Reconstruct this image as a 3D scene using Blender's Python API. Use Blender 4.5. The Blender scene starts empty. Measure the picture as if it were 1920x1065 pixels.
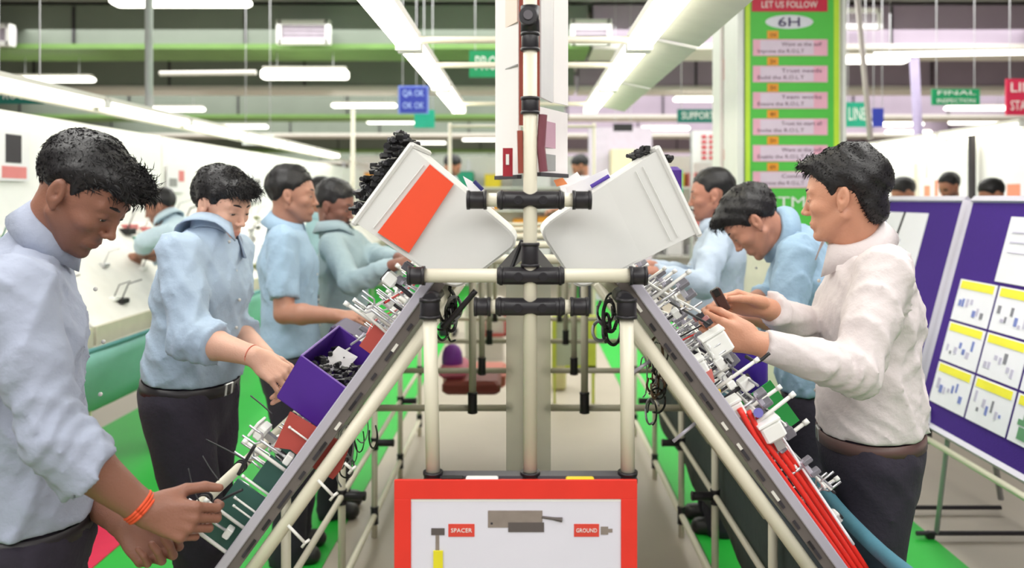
import bpy, math, random
import numpy as np
from mathutils import Vector, Matrix
random.seed(7); RNG = np.random.RandomState(7)
scene = bpy.context.scene
COL = scene.collection
PI = math.pi
# ------------------------------------------------------------------ camera, world, lights, exposure
F, CX, CY, H = 1500.0, 985.0, 370.0, 1.55          # focal length in px, vanishing point, eye height
cam_d = bpy.data.cameras.new('camera'); cam = bpy.data.objects.new('camera', cam_d); COL.objects.link(cam)
cam.location = (0, 0, H); cam.rotation_euler = (PI/2, 0, 0)
cam_d.sensor_width = 36; cam_d.lens = 36*F/1920
cam_d.shift_x = -(CX-960)/1920; cam_d.shift_y = -(532.5-CY)/1920
cam_d.clip_end = 200
cam_d.dof.use_dof = True; cam_d.dof.focus_distance = 1.9; cam_d.dof.aperture_fstop = 2.4
scene.camera = cam
world = bpy.data.worlds.new('world'); scene.world = world; world.use_nodes = True
world.node_tree.nodes['Background'].inputs[0].default_value = (1, 0.99, 0.98, 1)
world.node_tree.nodes['Background'].inputs[1].default_value = 0.32
def area(name, loc, size, energy, color=(1, .985, .95), rot=(0, 0, 0)):
    l = bpy.data.lights.new(name, 'AREA'); l.shape = 'RECTANGLE'; l.size, l.size_y = size; l.energy = energy; l.color = color
    o = bpy.data.objects.new(name, l); COL.objects.link(o); o.location = loc; o.rotation_euler = rot
    return o
area('row_and_fill_light', (-1.7, 1.2, 3.3), (1.2, 5.0), 98)
area('row_and_fill_light', (1.7, 1.2, 3.3), (1.2, 5.0), 98)
area('row_and_fill_light', (0.0, -1.6, 3.2), (4.5, 1.0), 48, rot=(math.radians(38), 0, 0))  # soft frontal fill, added behind the camera to brighten the workers
area('row_and_fill_light', (0, 9, 3.9), (14, 5), 620)
area('row_and_fill_light', (0, 19, 3.9), (22, 7), 1100)
area('row_and_fill_light', (0, 31, 3.9), (22, 7), 1100)
scene.view_settings.view_transform = 'Standard'; scene.view_settings.look = 'None'
scene.view_settings.gamma = 1; scene.view_settings.use_curve_mapping = False
scene.view_settings.exposure = 0.34

def P(px, py, d):
    return Vector(((px-CX)*d/F, d, H-(py-CY)*d/F))
# ------------------------------------------------------------------ materials
def lin(c):
    c = [x/255 for x in c]
    return tuple((x/12.92 if x <= .04045 else ((x+.055)/1.055)**2.4) for x in c)+(1,)
MATS = {}
def M(name, col=(200, 200, 200), rough=.6, metal=0, var=.12, scale=12, bump=0., bscale=60, emit=0, stretch=None, spec=.5, trans=0, sss=0):
    if name in MATS: return MATS[name]
    m = bpy.data.materials.new(name); m.use_nodes = True; MATS[name] = m
    nt = m.node_tree; b = nt.nodes['Principled BSDF']; L = nt.links.new
    c = lin(col)
    b.inputs['Roughness'].default_value = rough; b.inputs['Metallic'].default_value = metal
    b.inputs['Specular IOR Level'].default_value = spec
    tc = nt.nodes.new('ShaderNodeTexCoord'); mp = nt.nodes.new('ShaderNodeMapping'); L(tc.outputs['Object'], mp.inputs['Vector'])
    if stretch: mp.inputs['Scale'].default_value = stretch
    nz = nt.nodes.new('ShaderNodeTexNoise'); nz.inputs['Scale'].default_value = scale; nz.inputs['Detail'].default_value = 5
    L(mp.outputs[0], nz.inputs['Vector'])
    mx = nt.nodes.new('ShaderNodeMix'); mx.data_type = 'RGBA'
    mx.inputs[6].default_value = tuple(x*(1-var) for x in c[:3])+(1,)
    mx.inputs[7].default_value = tuple(min(1, x*(1+var*.7)) for x in c[:3])+(1,)
    L(nz.outputs['Fac'], mx.inputs[0]); L(mx.outputs[2], b.inputs['Base Color'])
    if bump:
        n2 = nt.nodes.new('ShaderNodeTexNoise'); n2.inputs['Scale'].default_value = bscale; n2.inputs['Detail'].default_value = 4
        L(mp.outputs[0], n2.inputs['Vector'])
        bp = nt.nodes.new('ShaderNodeBump'); bp.inputs['Strength'].default_value = bump; bp.inputs['Distance'].default_value = .01
        L(n2.outputs['Fac'], bp.inputs['Height']); L(bp.outputs[0], b.inputs['Normal'])
    if emit:
        b.inputs['Emission Color'].default_value = c; b.inputs['Emission Strength'].default_value = emit
    if trans: b.inputs['Transmission Weight'].default_value = trans; b.inputs['IOR'].default_value = 1.1
    return m
def skin_mat(name, col):
    m = M(name, col, rough=.5, var=.10, scale=25, bump=.12, bscale=220)
    nt = m.node_tree; b = nt.nodes['Principled BSDF']; L = nt.links.new
    at = nt.nodes.new('ShaderNodeAttribute'); at.attribute_name = 'tint'
    src = b.inputs['Base Color'].links[0].from_socket
    mx = nt.nodes.new('ShaderNodeMix'); mx.data_type = 'RGBA'; mx.blend_type = 'MULTIPLY'; mx.inputs[0].default_value = 1
    L(src, mx.inputs[6]); L(at.outputs['Color'], mx.inputs[7]); L(mx.outputs[2], b.inputs['Base Color'])
    b.inputs['Subsurface Weight'].default_value = .12; b.inputs['Subsurface Radius'].default_value = (.01, .004, .002)
    b.inputs['Subsurface Scale'].default_value = .5
    return m
pipe_m = M('ivory_pipe', (226, 220, 200), .38, var=.05)
joint_m = M('black_joint', (34, 31, 36), .42, var=.2)
alu_m = M('aluminium', (196, 192, 206), .42, metal=.35, var=.06)
dark_m = M('dark_slot', (52, 48, 54), .7)
steel_m = M('steel', (205, 205, 208), .3, metal=.8, var=.08)
white_m = M('white_plastic', (240, 240, 236), .45, var=.05)
black_m = M('black_plastic', (22, 21, 24), .45, var=.25)
green_m = M('green_plate', (52, 176, 84), .5)
dgreen_m = M('dark_green_plate', (52, 92, 84), .55, var=.2)
brown_m = M('red_brown_plate', (176, 72, 64), .6, var=.15)
purple_m = M('purple_plastic', (74, 32, 138), .45, var=.18)
red_m = M('red_plastic', (226, 48, 36), .45)
yellow_m = M('yellow_plastic', (240, 212, 40), .5)
orange_m = M('orange_label', (240, 78, 40), .55, var=.08)
paper_m = M('paper', (238, 236, 240), .8, var=.04)
crate_m = M('crate_plastic', (224, 224, 222), .5, var=.06, scale=7, bump=.08, bscale=16)
tube_m = M('lit_tube', (255, 250, 232), emit=6, var=0)
bulb_m = M('lit_diffuser', (255, 252, 240), emit=3.2, var=0)
shade_m = M('lamp_housing', (226, 222, 214), .5, var=.05)
# ------------------------------------------------------------------ mesh helpers
class MB:
    def __init__(s): s.v = []; s.f = []; s.mi = []
    def add(s, vs, fs, mi=0):
        o = len(s.v); s.v += [tuple(v) for v in vs]; s.f += [tuple(i+o for i in f) for f in fs]; s.mi += [mi]*len(fs); return s
    def box(s, lo, hi, mi=0, bev=0):
        return s.obox(Vector(((lo[0]+hi[0])/2, (lo[1]+hi[1])/2, (lo[2]+hi[2])/2)), Vector((1, 0, 0)), Vector((0, 1, 0)), Vector((0, 0, 1)),
                      (hi[0]-lo[0])/2, (hi[1]-lo[1])/2, (hi[2]-lo[2])/2, mi, bev)
    def obox(s, c, X, Y, Z, a, b, h, mi=0, bev=0):
        c, X, Y, Z = map(Vector, (c, X, Y, Z))
        if bev:
            e = min(bev, a*.45, b*.45, h*.9)
            prof = [(-h, e), (-h+e, 0), (h-e, 0), (h, e)]
            vs = []
            for z, i in prof:
                aa, bb = a-i, b-i; q = e*.8
                ring = [(-aa+q, -bb), (aa-q, -bb), (aa, -bb+q), (aa, bb-q), (aa-q, bb), (-aa+q, bb), (-aa, bb-q), (-aa, -bb+q)]
                vs += [c+X*x+Y*y+Z*z for x, y in ring]
            fs = [tuple(range(7, -1, -1)), tuple(range(24, 32))]
            for k in range(3):
                for j in range(8): fs.append((k*8+j, k*8+(j+1) % 8, (k+1)*8+(j+1) % 8, (k+1)*8+j))
            return s.add(vs, fs, mi)
        vs = [c+X*(a*i)+Y*(b*j)+Z*(h*k) for k in (-1, 1) for j in (-1, 1) for i in (-1, 1)]
        return s.add(vs, [(0, 2, 3, 1), (4, 5, 7, 6), (0, 1, 5, 4), (2, 6, 7, 3), (0, 4, 6, 2), (1, 3, 7, 5)], mi)
    def tube(s, pts, r, n=10, mi=0, caps=True):
        pts = [Vector(p) for p in pts]; rs = r if isinstance(r, (list, tuple)) else [r]*len(pts)
        vs = []; fs = []; prev = None
        for i, p in enumerate(pts):
            t = (pts[min(i+1, len(pts)-1)]-pts[max(i-1, 0)]).normalized()
            if prev is None:
                u = t.cross(Vector((0, 0, 1)));
                if u.length < .1: u = t.cross(Vector((1, 0, 0)))
            else: u = prev-t*prev.dot(t)
            u.normalize(); prev = u; w = t.cross(u)
            for k in range(n):
                a = 2*PI*k/n; vs.append(p+(u*math.cos(a)+w*math.sin(a))*rs[i])
        for i in range(len(pts)-1):
            for k in range(n):
                fs.append((i*n+k, i*n+(k+1) % n, (i+1)*n+(k+1) % n, (i+1)*n+k))
        if caps: fs.append(tuple(range(n-1, -1, -1))); fs.append(tuple(range((len(pts)-1)*n, len(pts)*n)))
        return s.add(vs, fs, mi)
    def slab(s, pts, th, mi=0):
        pts = [Vector(p) for p in pts]; nrm = (pts[1]-pts[0]).cross(pts[-1]-pts[0]).normalized()*th
        n = len(pts); vs = [p-nrm*.5 for p in pts]+[p+nrm*.5 for p in pts]
        fs = [tuple(range(n-1, -1, -1)), tuple(range(n, 2*n))]+[(i, (i+1) % n, n+(i+1) % n, n+i) for i in range(n)]
        return s.add(vs, fs, mi)
    def ell(s, c, r, n=12, m=8, mi=0):
        c = Vector(c); vs = []; fs = []
        for i in range(m+1):
            th = PI*i/m
            for k in range(n):
                a = 2*PI*k/n; vs.append(c+Vector((r[0]*math.sin(th)*math.cos(a), r[1]*math.sin(th)*math.sin(a), r[2]*math.cos(th))))
        for i in range(m):
            for k in range(n): fs.append((i*n+k, (i+1)*n+k, (i+1)*n+(k+1) % n, i*n+(k+1) % n))
        return s.add(vs, fs, mi)
    def mesh(s, name, mats, smooth=False):
        me = bpy.data.meshes.new(name); me.from_pydata(s.v, [], s.f)
        for m in (mats if isinstance(mats, (list, tuple)) else [mats]): me.materials.append(m)
        me.polygons.foreach_set('material_index', s.mi)
        if smooth: me.polygons.foreach_set('use_smooth', [len(f) == 4 for f in s.f])
        me.update(); return me
def link(name, me, parent=None):
    o = bpy.data.objects.new(name, me); COL.objects.link(o)
    if parent is not None:
        o.parent = parent
        root = parent
        while root.parent is not None: root = root.parent
        o.matrix_parent_inverse = Matrix.Translation(-root.location) if parent is root else Matrix.Identity(4)
    return o
def obj(name, mb, mats, parent=None, smooth=False, label=None):
    o = link(name, mb.mesh(name, mats, smooth), parent)
    if label: o['label'] = label
    return o
def tag(o, label, cat, group=None):
    o['label'] = label; o['category'] = cat
    if group: o['group'] = group
    return o
def thing(name, loc, label, cat, group=None):
    o = bpy.data.objects.new(name, None); COL.objects.link(o); o.location = loc; o.empty_display_size = .1
    return tag(o, label, cat, group)
def struct(name, mb, mats, smooth=False, parent=None):
    o = obj(name, mb, mats, parent, smooth)
    if parent is None: o['kind'] = 'structure'
    return o
def kids(o): return [c for c in COL.objects if c.parent == o]
def dup(root, mat=None, label=None, cat=None, group=None, ch=None):
    r = root.copy(); COL.objects.link(r)
    if mat is not None: r.matrix_world = mat
    if label: r['label'] = label
    if group: r['group'] = group
    for c, gs in (ch or []):
        d = c.copy(); COL.objects.link(d); d.parent = r
        for g in gs:
            e = g.copy(); COL.objects.link(e); e.parent = d
    return r
def text(body, size, loc, rot, mat, parent, w=None, ext=.0006, align='CENTER', name='lettering'):
    cu = bpy.data.curves.new('t', 'FONT'); cu.body = body; cu.size = size; cu.extrude = ext; cu.align_x = align; cu.align_y = 'CENTER'
    cu.resolution_u = 2
    t = bpy.data.objects.new('t', cu); COL.objects.link(t)
    bpy.context.view_layer.update()
    me = bpy.data.meshes.new_from_object(t.evaluated_get(bpy.context.evaluated_depsgraph_get()))
    bpy.data.objects.remove(t); bpy.data.curves.remove(cu)
    if w and len(me.vertices):
        xs = [v.co.x for v in me.vertices]; k = w/max(1e-4, max(xs)-min(xs))
        for v in me.vertices: v.co.x *= k
    me.transform(Matrix.Translation(loc) @ (rot if isinstance(rot, Matrix) else Matrix.Rotation(PI/2, 4, 'X')))
    me.materials.clear(); me.materials.append(mat)
    return link(name, me, parent)
UP = None
def smoothcurve(pts, n=6):
    pts = [Vector(p) for p in pts]; out = []
    q = [pts[0]*2-pts[1]]+pts+[pts[-1]*2-pts[-2]]
    for i in range(1, len(q)-2):
        for k in range(n):
            t = k/n; a, b, c, d = q[i-1], q[i], q[i+1], q[i+2]
            out.append(.5*((2*b)+(c-a)*t+(2*a-5*b+4*c-d)*t*t+(3*b-a-3*c+d)*t**3))
    out.append(pts[-1]); return out
# ------------------------------------------------------------------ the hall
floor_m = M('concrete_floor', (176, 166, 152), .45, var=.16, scale=1.6, bump=.05, bscale=30)
gmat_m = M('green_floor_mat', (22, 172, 50), .6, var=.12, scale=3)
ceil_m = M('ceiling_paint', (190, 190, 186), .8, var=.06, scale=1)
wall_m = M('wall_paint', (226, 224, 220), .8, var=.04, scale=1)
struct('floor', MB().box((-14, -4, -.1), (14, 46, 0)), floor_m)
CZ = 4.3
struct('ceiling', MB().box((-14, -4, CZ), (14, 46, CZ+.1)), ceil_m)
struct('wall_back', MB().box((-14, 46, 0), (14, 46.1, CZ)), wall_m)
struct('wall_left', MB().box((-14.1, -4, 0), (-14, 46, CZ)), wall_m)
struct('wall_right', MB().box((14, -4, 0), (14.1, 46, CZ)), wall_m)
tag(obj('floor_mat', MB().box((-2.84, .6, .001), (-.85, 14, .006)), gmat_m), 'bright green floor mat under the workers on the left aisle', 'floor mat')
tag(obj('floor_mat', MB().box((.78, .6, .001), (1.85, 14, .006)), gmat_m), 'green floor mat strip under the workers on the right aisle', 'floor mat')
tag(obj('floor_mat', MB().box((-2.8, 1.2, .0065), (-1.8, 3.9, .011)), M('crimson_mat', (214, 20, 72), .6)), 'crimson mat patch lying on the green mat behind the nearest worker', 'floor mat')
# ducts and beams across the ceiling
ductL = M('green_cast_duct', (128, 138, 126), .5, var=.14, scale=2.2, bump=.15, bscale=5)  # greenish light cast on the left ceiling, put into the duct colour
ductR = M('mauve_cast_duct', (172, 158, 176), .5, var=.12, scale=2.2, bump=.15, bscale=5)  # purplish light cast on the right ceiling, put into the duct colour
stripG = M('green_lit_strip', (118, 158, 84), .6, var=.2, scale=3)  # green light along the duct bottoms, painted as the flange colour
for i, (y, zb, w) in enumerate([(11.2, 3.62, .9), (14.2, 3.45, .7), (17.6, 3.3, .9), (21.5, 3.2, .9), (27, 3.1, 1.0), (34, 3.0, 1.2)]):
    nth = ['nearest', 'second', 'third', 'fourth', 'fifth', 'farthest'][i]
    for sd, mt, cn in ((-1, ductL, 'green lit'), (1, ductR, 'mauve lit')):
        x0, x1 = (-13.5, .9) if sd < 0 else (.95, 13.5)
        t = thing('ceiling_duct', ((x0+x1)/2, y, zb), '%s air duct across the %s half of the ceiling, %s row from the camera' % (cn, 'left' if sd < 0 else 'right', nth), 'duct')
        n = 6
        for k in range(n):
            a = x0+(x1-x0)*k/n; b = x0+(x1-x0)*(k+1)/n-.03
            obj('duct_section', MB().box((a, y, zb+.06), (b, y+w, CZ-.06)), mt, t)
        obj('bottom_flange', MB().box((x0, y-.05, zb), (x1, y+w+.05, zb+.07)), stripG if (sd < 0 and i % 2 == 0) else shade_m, t)
        for k in range(n-1):
            a = x0+(x1-x0)*(k+1)/n-.03
            obj('joint_ring', MB().box((a, y-.03, zb+.03), (a+.03, y+w, CZ-.08)), dark_m, t)
# long beam under the ceiling at near range
tag(obj('ceiling_beam', MB().box((-12, 9.3, 4.0), (12, 9.7, 4.3)), M('pale_beam', (206, 200, 204), .7)), 'pale beam along the ceiling above the top edge of view', 'beam')
# ceiling lamps 1.2 m wide
def fixture(px, py, z=3.3, w=1.22, tall=1.0, lab=''):
    s = (CY-py)/(z-H); d = F/s
    c = P(px, py, d)
    t = thing('ceiling_lamp', c, lab, 'lamp', 'tube lamps hanging under the ceiling')
    obj('diffuser', MB().obox(c, (1, 0, 0), (0, 1, 0), (0, 0, 1), w/2, .09, .035*tall, bev=.02), bulb_m, t)
    obj('housing', MB().obox(c+Vector((0, 0, .05*tall)), (1, 0, 0), (0, 1, 0), (0, 0, 1), w/2-.02, .05, .02), shade_m, t)
    for sx in (-.4, .4):
        obj('hanger', MB().tube([c+Vector((sx, 0, .06)), Vector((c.x+sx, c.y, CZ))], .006, 6), steel_m, t)
fx = [(340, 4, 'lit tube lamp crossing the top edge above the left aisle'), (572, 140, 'broad lit lamp left of the double lamp row, below the air vent'), (98, 149, 'lit lamp at upper left above the dark green sign'),
      (325, 205, 'lit lamp at the foot of the white hanging pole'), (683, 198, 'lit lamp beside the blue sign'), (455, 238, 'small lit lamp over the second worker on the left'), (738, 229, 'small lit lamp below the blue sign'),
      (560, 256, 'small lit lamp above the third worker on the left'), (780, 253, 'small lit lamp right below the teal sign'), (800, 268, 'tiny lit lamp above the left crate'),
      (1610, 113, 'lit lamp just right of the green banner'), (1832, 203, 'lit lamp between the green sign and the red sign'), (1830, 230, 'lit lamp low at far right under the green sign'), (1682, 233, 'small lit lamp right of the blue tag'),
      (1702, 248, 'tiny lit lamp right of the banner above the white screen'), (1247, 241, 'small lit lamp above the right crate'), (1328, 186, 'lit lamp left of the green banner'), (1000, 283, 'tiny lit lamp far down the middle of the hall'),
      (905, 262, 'tiny lit lamp left of the center post far away'), (640, 283, 'tiny lit lamp over the far left line'), (1655, 233, 'small lit lamp beside the blue tag on the right'), (470, 275, 'tiny lit lamp far left over the white screens')]
for px, py, lb in fx: fixture(px, py, lab=lb, tall=1.8 if (px, py) == (572, 140) else 1)
# vents
def vent(px, py, d, w, h, lab):
    c = P(px, py, d); t = thing('ceiling_vent', c, lab, 'air vent')
    f = MB()
    for k in (-1, 1):
        f.obox(c+Vector((k*w/2, 0, 0)), (1, 0, 0), (0, 1, 0), (0, 0, 1), .03, .06, h/2+.03); f.obox(c+Vector((0, 0, k*h/2)), (1, 0, 0), (0, 1, 0), (0, 0, 1), w/2, .06, .03)
    obj('vent_frame', f, white_m, t)
    for k in range(5): obj('vent_slat', MB().obox(c+Vector((0, .01, -h/2+h*(k+.5)/5)), (1, 0, 0), (0, .7, .7), (0, -.7, .7), w/2, .04, .008), M('vent_slat', (206, 196, 208)), t)
    obj('vent_back', MB().obox(c+Vector((0, .1, 0)), (1, 0, 0), (0, 1, 0), (0, 0, 1), w/2, .03, h/2), M('vent_back', (205, 196, 210)), t)
vent(570, 61, 10.9, .66, .26, 'white louvred air vent on the left duct')
vent(1108, 61, 10.9, .5, .28, 'white louvred air vent right of the center post')
vent(1606, 36, 10.9, .6, .22, 'white louvred air vent right of the green banner')
vent(-8, 66, 10.9, .4, .24, 'white louvred air vent at the far left edge')
# long lamp rows over our own line
def lamp_row(X, z, ys, lab, reflect, w=.05):
    for i in range(len(ys)-1):
        a, b = ys[i], ys[i+1]-.05
        t = thing('line_lamp', (X, (a+b)/2, z), lab % ['nearest', 'second', 'third', 'fourth', 'fifth', 'sixth', 'seventh', 'eighth', 'ninth'][i], 'lamp', 'tube lamps over the work lines')
        for k in (-1, 1): obj('light_tube', MB().tube([(X+k*.028, a+.02, z), (X+k*.028, b-.02, z)], .017, 10), tube_m, t, True)
        obj('housing', MB().box((X-w, a, z+.02), (X+w, b, z+.05)), shade_m, t)
        obj('end_cap', MB().box((X-w, a-.01, z-.02), (X+w, a+.02, z+.03)), white_m, t); obj('end_cap', MB().box((X-w, b-.02, z-.02), (X+w, b+.01, z+.03)), white_m, t)
        if reflect: obj('reflector', MB().slab([(X+.05*reflect, a, z+.04), (X+.05*reflect, b, z+.04), (X+.24*reflect, b, z+.0), (X+.24*reflect, a, z+.0)], .01), M('reflector', (206, 206, 198), .5), t)
lamp_row(-.47, 2.16, [2.05, 3.27, 4.49, 5.7], '%s twin tube lamp of the row above the left sloping board', 0)
lamp_row(.46, 2.16, [2.05, 3.27, 4.49, 5.7], '%s twin tube lamp of the row above the right sloping board', 1)
lamp_row(-2.75, 2.15, [3.9, 5.2, 6.5, 7.8, 9.1, 10.4, 11.7], '%s twin tube lamp over the neighbouring line on the left', 0)
lamp_row(4.0, 2.13, [6.4, 7.7, 9.0, 10.3, 11.6, 12.9], '%s twin tube lamp over the neighbouring line on the right', 0)
for y, lb in ((3.15, 'nearest'), (3.75, 'second'), (5.3, 'third'), (7.0, 'farthest')):
    tag(obj('lamp_crossbar', MB().tube([(-.67 if y == 7 else -.5, y, 2.17), (.62 if y == 7 else .5, y, 2.17)], .014, 10), pipe_m, None, True), '%s ivory crossbar holding up the two lamp rows' % lb, 'pipe')
for sx in (-.66, .6):
    tag(obj('lamp_support_pole', MB().tube([(sx*1.0, 7.0, .0), (sx*1.0, 7.0, 2.2)], .016, 10), pipe_m, None, True), 'thin ivory pole carrying the far end of the %s lamp row' % ('left' if sx < 0 else 'right'), 'pole')
tag(obj('hanging_pole', MB().tube([(-2.79, 5.93, 2.2), (-2.79, 5.93, CZ)], .028, 12), M('pale_pole', (205, 210, 212), .4), None, True), 'pale round pole dropping from the ceiling to the left line', 'pole')
tag(obj('hanging_pole', MB().tube([P(1607, -10, 6.0), P(1632, 262, 6.0)], .02, 10), M('pale_pole2', (226, 216, 214), .4), None, True), 'thin pale slanted pole just right of the green banner', 'pole')
tag(obj('hanging_pole', MB().tube([P(1714, 110, 9.0), P(1722, 262, 9.0), (P(1722, 262, 9.0).x, 9.0, 0)], .05, 10), M('lilac_pole', (164, 152, 186), .5), None, True), 'lilac pole standing behind the right hand screens', 'pole')
tag(obj('hanging_pole', MB().tube([P(662, 205, 7.5), (P(660, 275, 7.5).x, 7.5, 0)], .02, 10), pipe_m, None, True), 'short ivory pole below the lamp beside the blue sign', 'pole')
tag(obj('ceiling_track', MB().tube([P(1640, 103, 8.6), P(1990, 97, 8.6)], .026, 8), bulb_m), 'long lit ceiling track at upper right', 'lamp')
tag(obj('ceiling_track', MB().tube([P(300, 138, 9.4), P(480, 136, 9.4)], .03, 8), shade_m), 'pale ceiling track behind the white hanging pole', 'rail')
# ------------------------------------------------------------------ hanging signs
def sign(px0, py0, px1, py1, d, mat, lab, lines=(), tcol=None, frame=None, tw=.8):
    a = P(px0, py0, d); b = P(px1, py1, d); c = (a+b)/2; w = abs(b.x-a.x)/2; h = abs(a.z-b.z)/2
    t = thing('hanging_sign', c, lab, 'sign')
    obj('sign_board', MB().obox(c, (1, 0, 0), (0, 1, 0), (0, 0, 1), w, .012, h), mat, t)
    if frame: obj('border', MB().obox(c+Vector((0, .01, 0)), (1, 0, 0), (0, 1, 0), (0, 0, 1), w+.02, .008, h+.02), frame, t)
    for k, l in enumerate(lines):
        text(l, h*1.5/len(lines), c+Vector((0, -.014, h*(1-(2*k+1)/len(lines)))), None, tcol or white_m, t, w=w*2*tw)
    for k in (-1, 1): obj('hanger', MB().tube([c+Vector((k*w*.8, 0, h)), Vector((c.x+k*w*.8, d, CZ))], .004, 5), steel_m, t)
    return t
sg = M('sign_green', (20, 150, 96), .5); sb = M('sign_blue', (40, 54, 158), .5); st = M('sign_teal', (26, 160, 128), .5); sr = M('sign_red', (206, 36, 76), .5); sdt = M('sign_dark_teal', (24, 112, 100), .5)
sign(880, 95, 990, 145, 8.0, sg, 'green hanging sign with white letters half hidden behind the center panels', ['PROCESS'])
sign(750, 164, 800, 210, 9.0, sb, 'blue square hanging sign with pale letters', ['QA OK', 'OK OK'], M('pale_blue', (170, 190, 240)), M('pale_blue2', (120, 140, 220)))
sign(777, 206, 815, 240, 9.4, st, 'small teal sign just below the blue sign')
sign(-12, 164, 84, 195, 5.5, sdt, 'dark teal sign with white letters at the left edge', ['PROCESS'])
sign(1747, 167, 1836, 197, 8.0, sg, 'green two line sign hanging at the right', ['FINAL', 'INSPECTION'])
sign(1886, 148, 1960, 216, 8.0, sr, 'crimson sign cut by the right edge of view', ['LINE', 'STATUS'])
sign(1586, 192, 1627, 238, 8.5, st, 'teal sign just right of the banner', ['LINE'])
sign(1636, 203, 1656, 238, 8.5, sb, 'narrow blue tag sign right of the slanted pole')
sign(1270, 205, 1346, 230, 8.5, sdt, 'dark teal framed sign with white letters left of the banner', ['SUPPORT'])
sign(455, 252, 512, 272, 9, M('pale_sign', (225, 232, 228)), 'pale sign with teal letters over the far left line', ['LINE'], st)
sign(1150, 232, 1186, 246, 11, black_m, 'small black edged notice board far off right of center', [' '], None)
# ------------------------------------------------------------------ pillar with banner
pc = P(1487, 300, 5.2)
t = thing('pillar', (pc.x, 5.55, 0), 'square pillar clad in pale panels carrying the green banner', 'pillar')
obj('pillar_core', MB().box((pc.x-.33, 5.22, 0), (pc.x+.33, 5.88, CZ)), M('cream_pillar', (232, 228, 206), .7), t)
obj('edge_strip', MB().box((pc.x-.36, 5.2, 0), (pc.x-.32, 5.9, CZ)), white_m, t); obj('edge_strip', MB().box((pc.x+.32, 5.2, 0), (pc.x+.345, 5.9, CZ)), white_m, t)
bt = thing('banner', (pc.x, 5.19, 1.3), 'tall green banner with pink text bars and a crimson heading on the pillar', 'banner')
ban_m = M('banner_green', (84, 196, 72), .55, var=.06); lime_m = M('banner_lime', (196, 232, 60), .55); pink_m = M('banner_pink', (240, 178, 200), .6, var=.12); crim_m = M('banner_crimson', (206, 20, 62), .5)
ptx = M('banner_print', (120, 84, 108), .6); tagm = M('banner_orange', (240, 160, 40), .5)
yb = 5.18
def bb(x0, y0, x1, y1, dy=0.0): # a banner plate between two picture corners, on the banner's own plane
    a = P(x0, y0, yb); b = P(x1, y1, yb); return MB().box((a.x, yb-dy-.003, b.z), (b.x, yb-dy, a.z))
obj('banner_sheet', bb(1397, -90, 1573, 452), ban_m, bt)
obj('side_stripe', bb(1397, -90, 1406, 452, .003), lime_m, bt); obj('side_stripe', bb(1563, -90, 1573, 452, .003), lime_m, bt)
obj('heading', bb(1409, -40, 1551, 22, .004), crim_m, bt)
text('LET US FOLLOW', .06, P(1480, 9, yb-.009), None, white_m, bt, w=.36)
e = MB(); c0 = P(1480, 41, yb-.004); e.add([c0]+[c0+Vector((.155*math.cos(a), 0, .045*math.sin(a))) for a in np.linspace(0, 2*PI, 33)[:-1]], [(0, i+2 if i < 31 else 1, i+1) for i in range(32)])
e2 = obj('oval_field', e, M('oval_white', (226, 226, 236), .6), bt)
text('6H', .085, P(1480, 42, yb-.01), None, M('oval_print', (52, 30, 90), .6), bt, w=.14)
rows = [('', 'Want at the self', 'Improve the R.O.L.T'), ('', 'Trust needs', 'Build the R.O.L.T'), ('', 'Team works', 'Ensure the R.O.L.T'), ('', 'Trust to start all', 'Invite the R.O.L.T'), ('', 'Want at the self', 'Enable the R.O.L.T'), ('', 'Commitment', 'Improve the R.O.L.T')]
for i, (_, l1, l2) in enumerate(rows):
    y0 = 74+i*49.5
    obj('tag_label', bb(1438, y0-16, 1459, y0-1, .004), tagm, bt)
    text('%dH' % (i+1), .04, P(1449, y0-8, yb-.009), None, M('tag_print', (120, 60, 20)), bt, w=.035)
    obj('text_bar', bb(1411, y0, 1551, y0+31, .004), pink_m, bt)
    obj('bar_middle', bb(1425, y0+2, 1525, y0+29, .0045), M('banner_pale', (226, 208, 226), .6), bt)
    text(l1, .036, P(1503, y0+9, yb-.009), None, ptx, bt, w=.26); text(l2, .036, P(1464, y0+22, yb-.009), None, ptx, bt, w=.30)
text('ITM', .1, P(1480, 380, yb-.009), None, white_m, bt, w=.2)
# pale double panel column left of the banner
t = thing('service_column', (P(1362, 300, 5.6).x, 5.6, 0), 'narrow pale service column with red markings left of the banner', 'column')
for a, b in ((1351, 1364), (1368, 1384)):
    q0 = P(a, 0, 5.6).x; q1 = P(b, 0, 5.6).x; obj('panel', MB().box((q0, 5.57, 0), (q1, 5.62, CZ)), M('column_panel', (228, 216, 216), .6), t)
obj('conduit', MB().tube([P(1375, -40, 5.55), P(1377, 285, 5.55)], .009, 8), dark_m, t)
obj('red_mark', MB().box((P(1358, 0, 5.55).x, 5.55, P(0, 150, 5.55).z), (P(1366, 0, 5.55).x, 5.56, P(0, 110, 5.55).z)), red_m, t)
obj('red_mark', MB().box((P(1358, 0, 5.55).x, 5.55, P(0, 300, 5.55).z), (P(1364, 0, 5.55).x, 5.56, P(0, 280, 5.55).z)), red_m, t)
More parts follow.
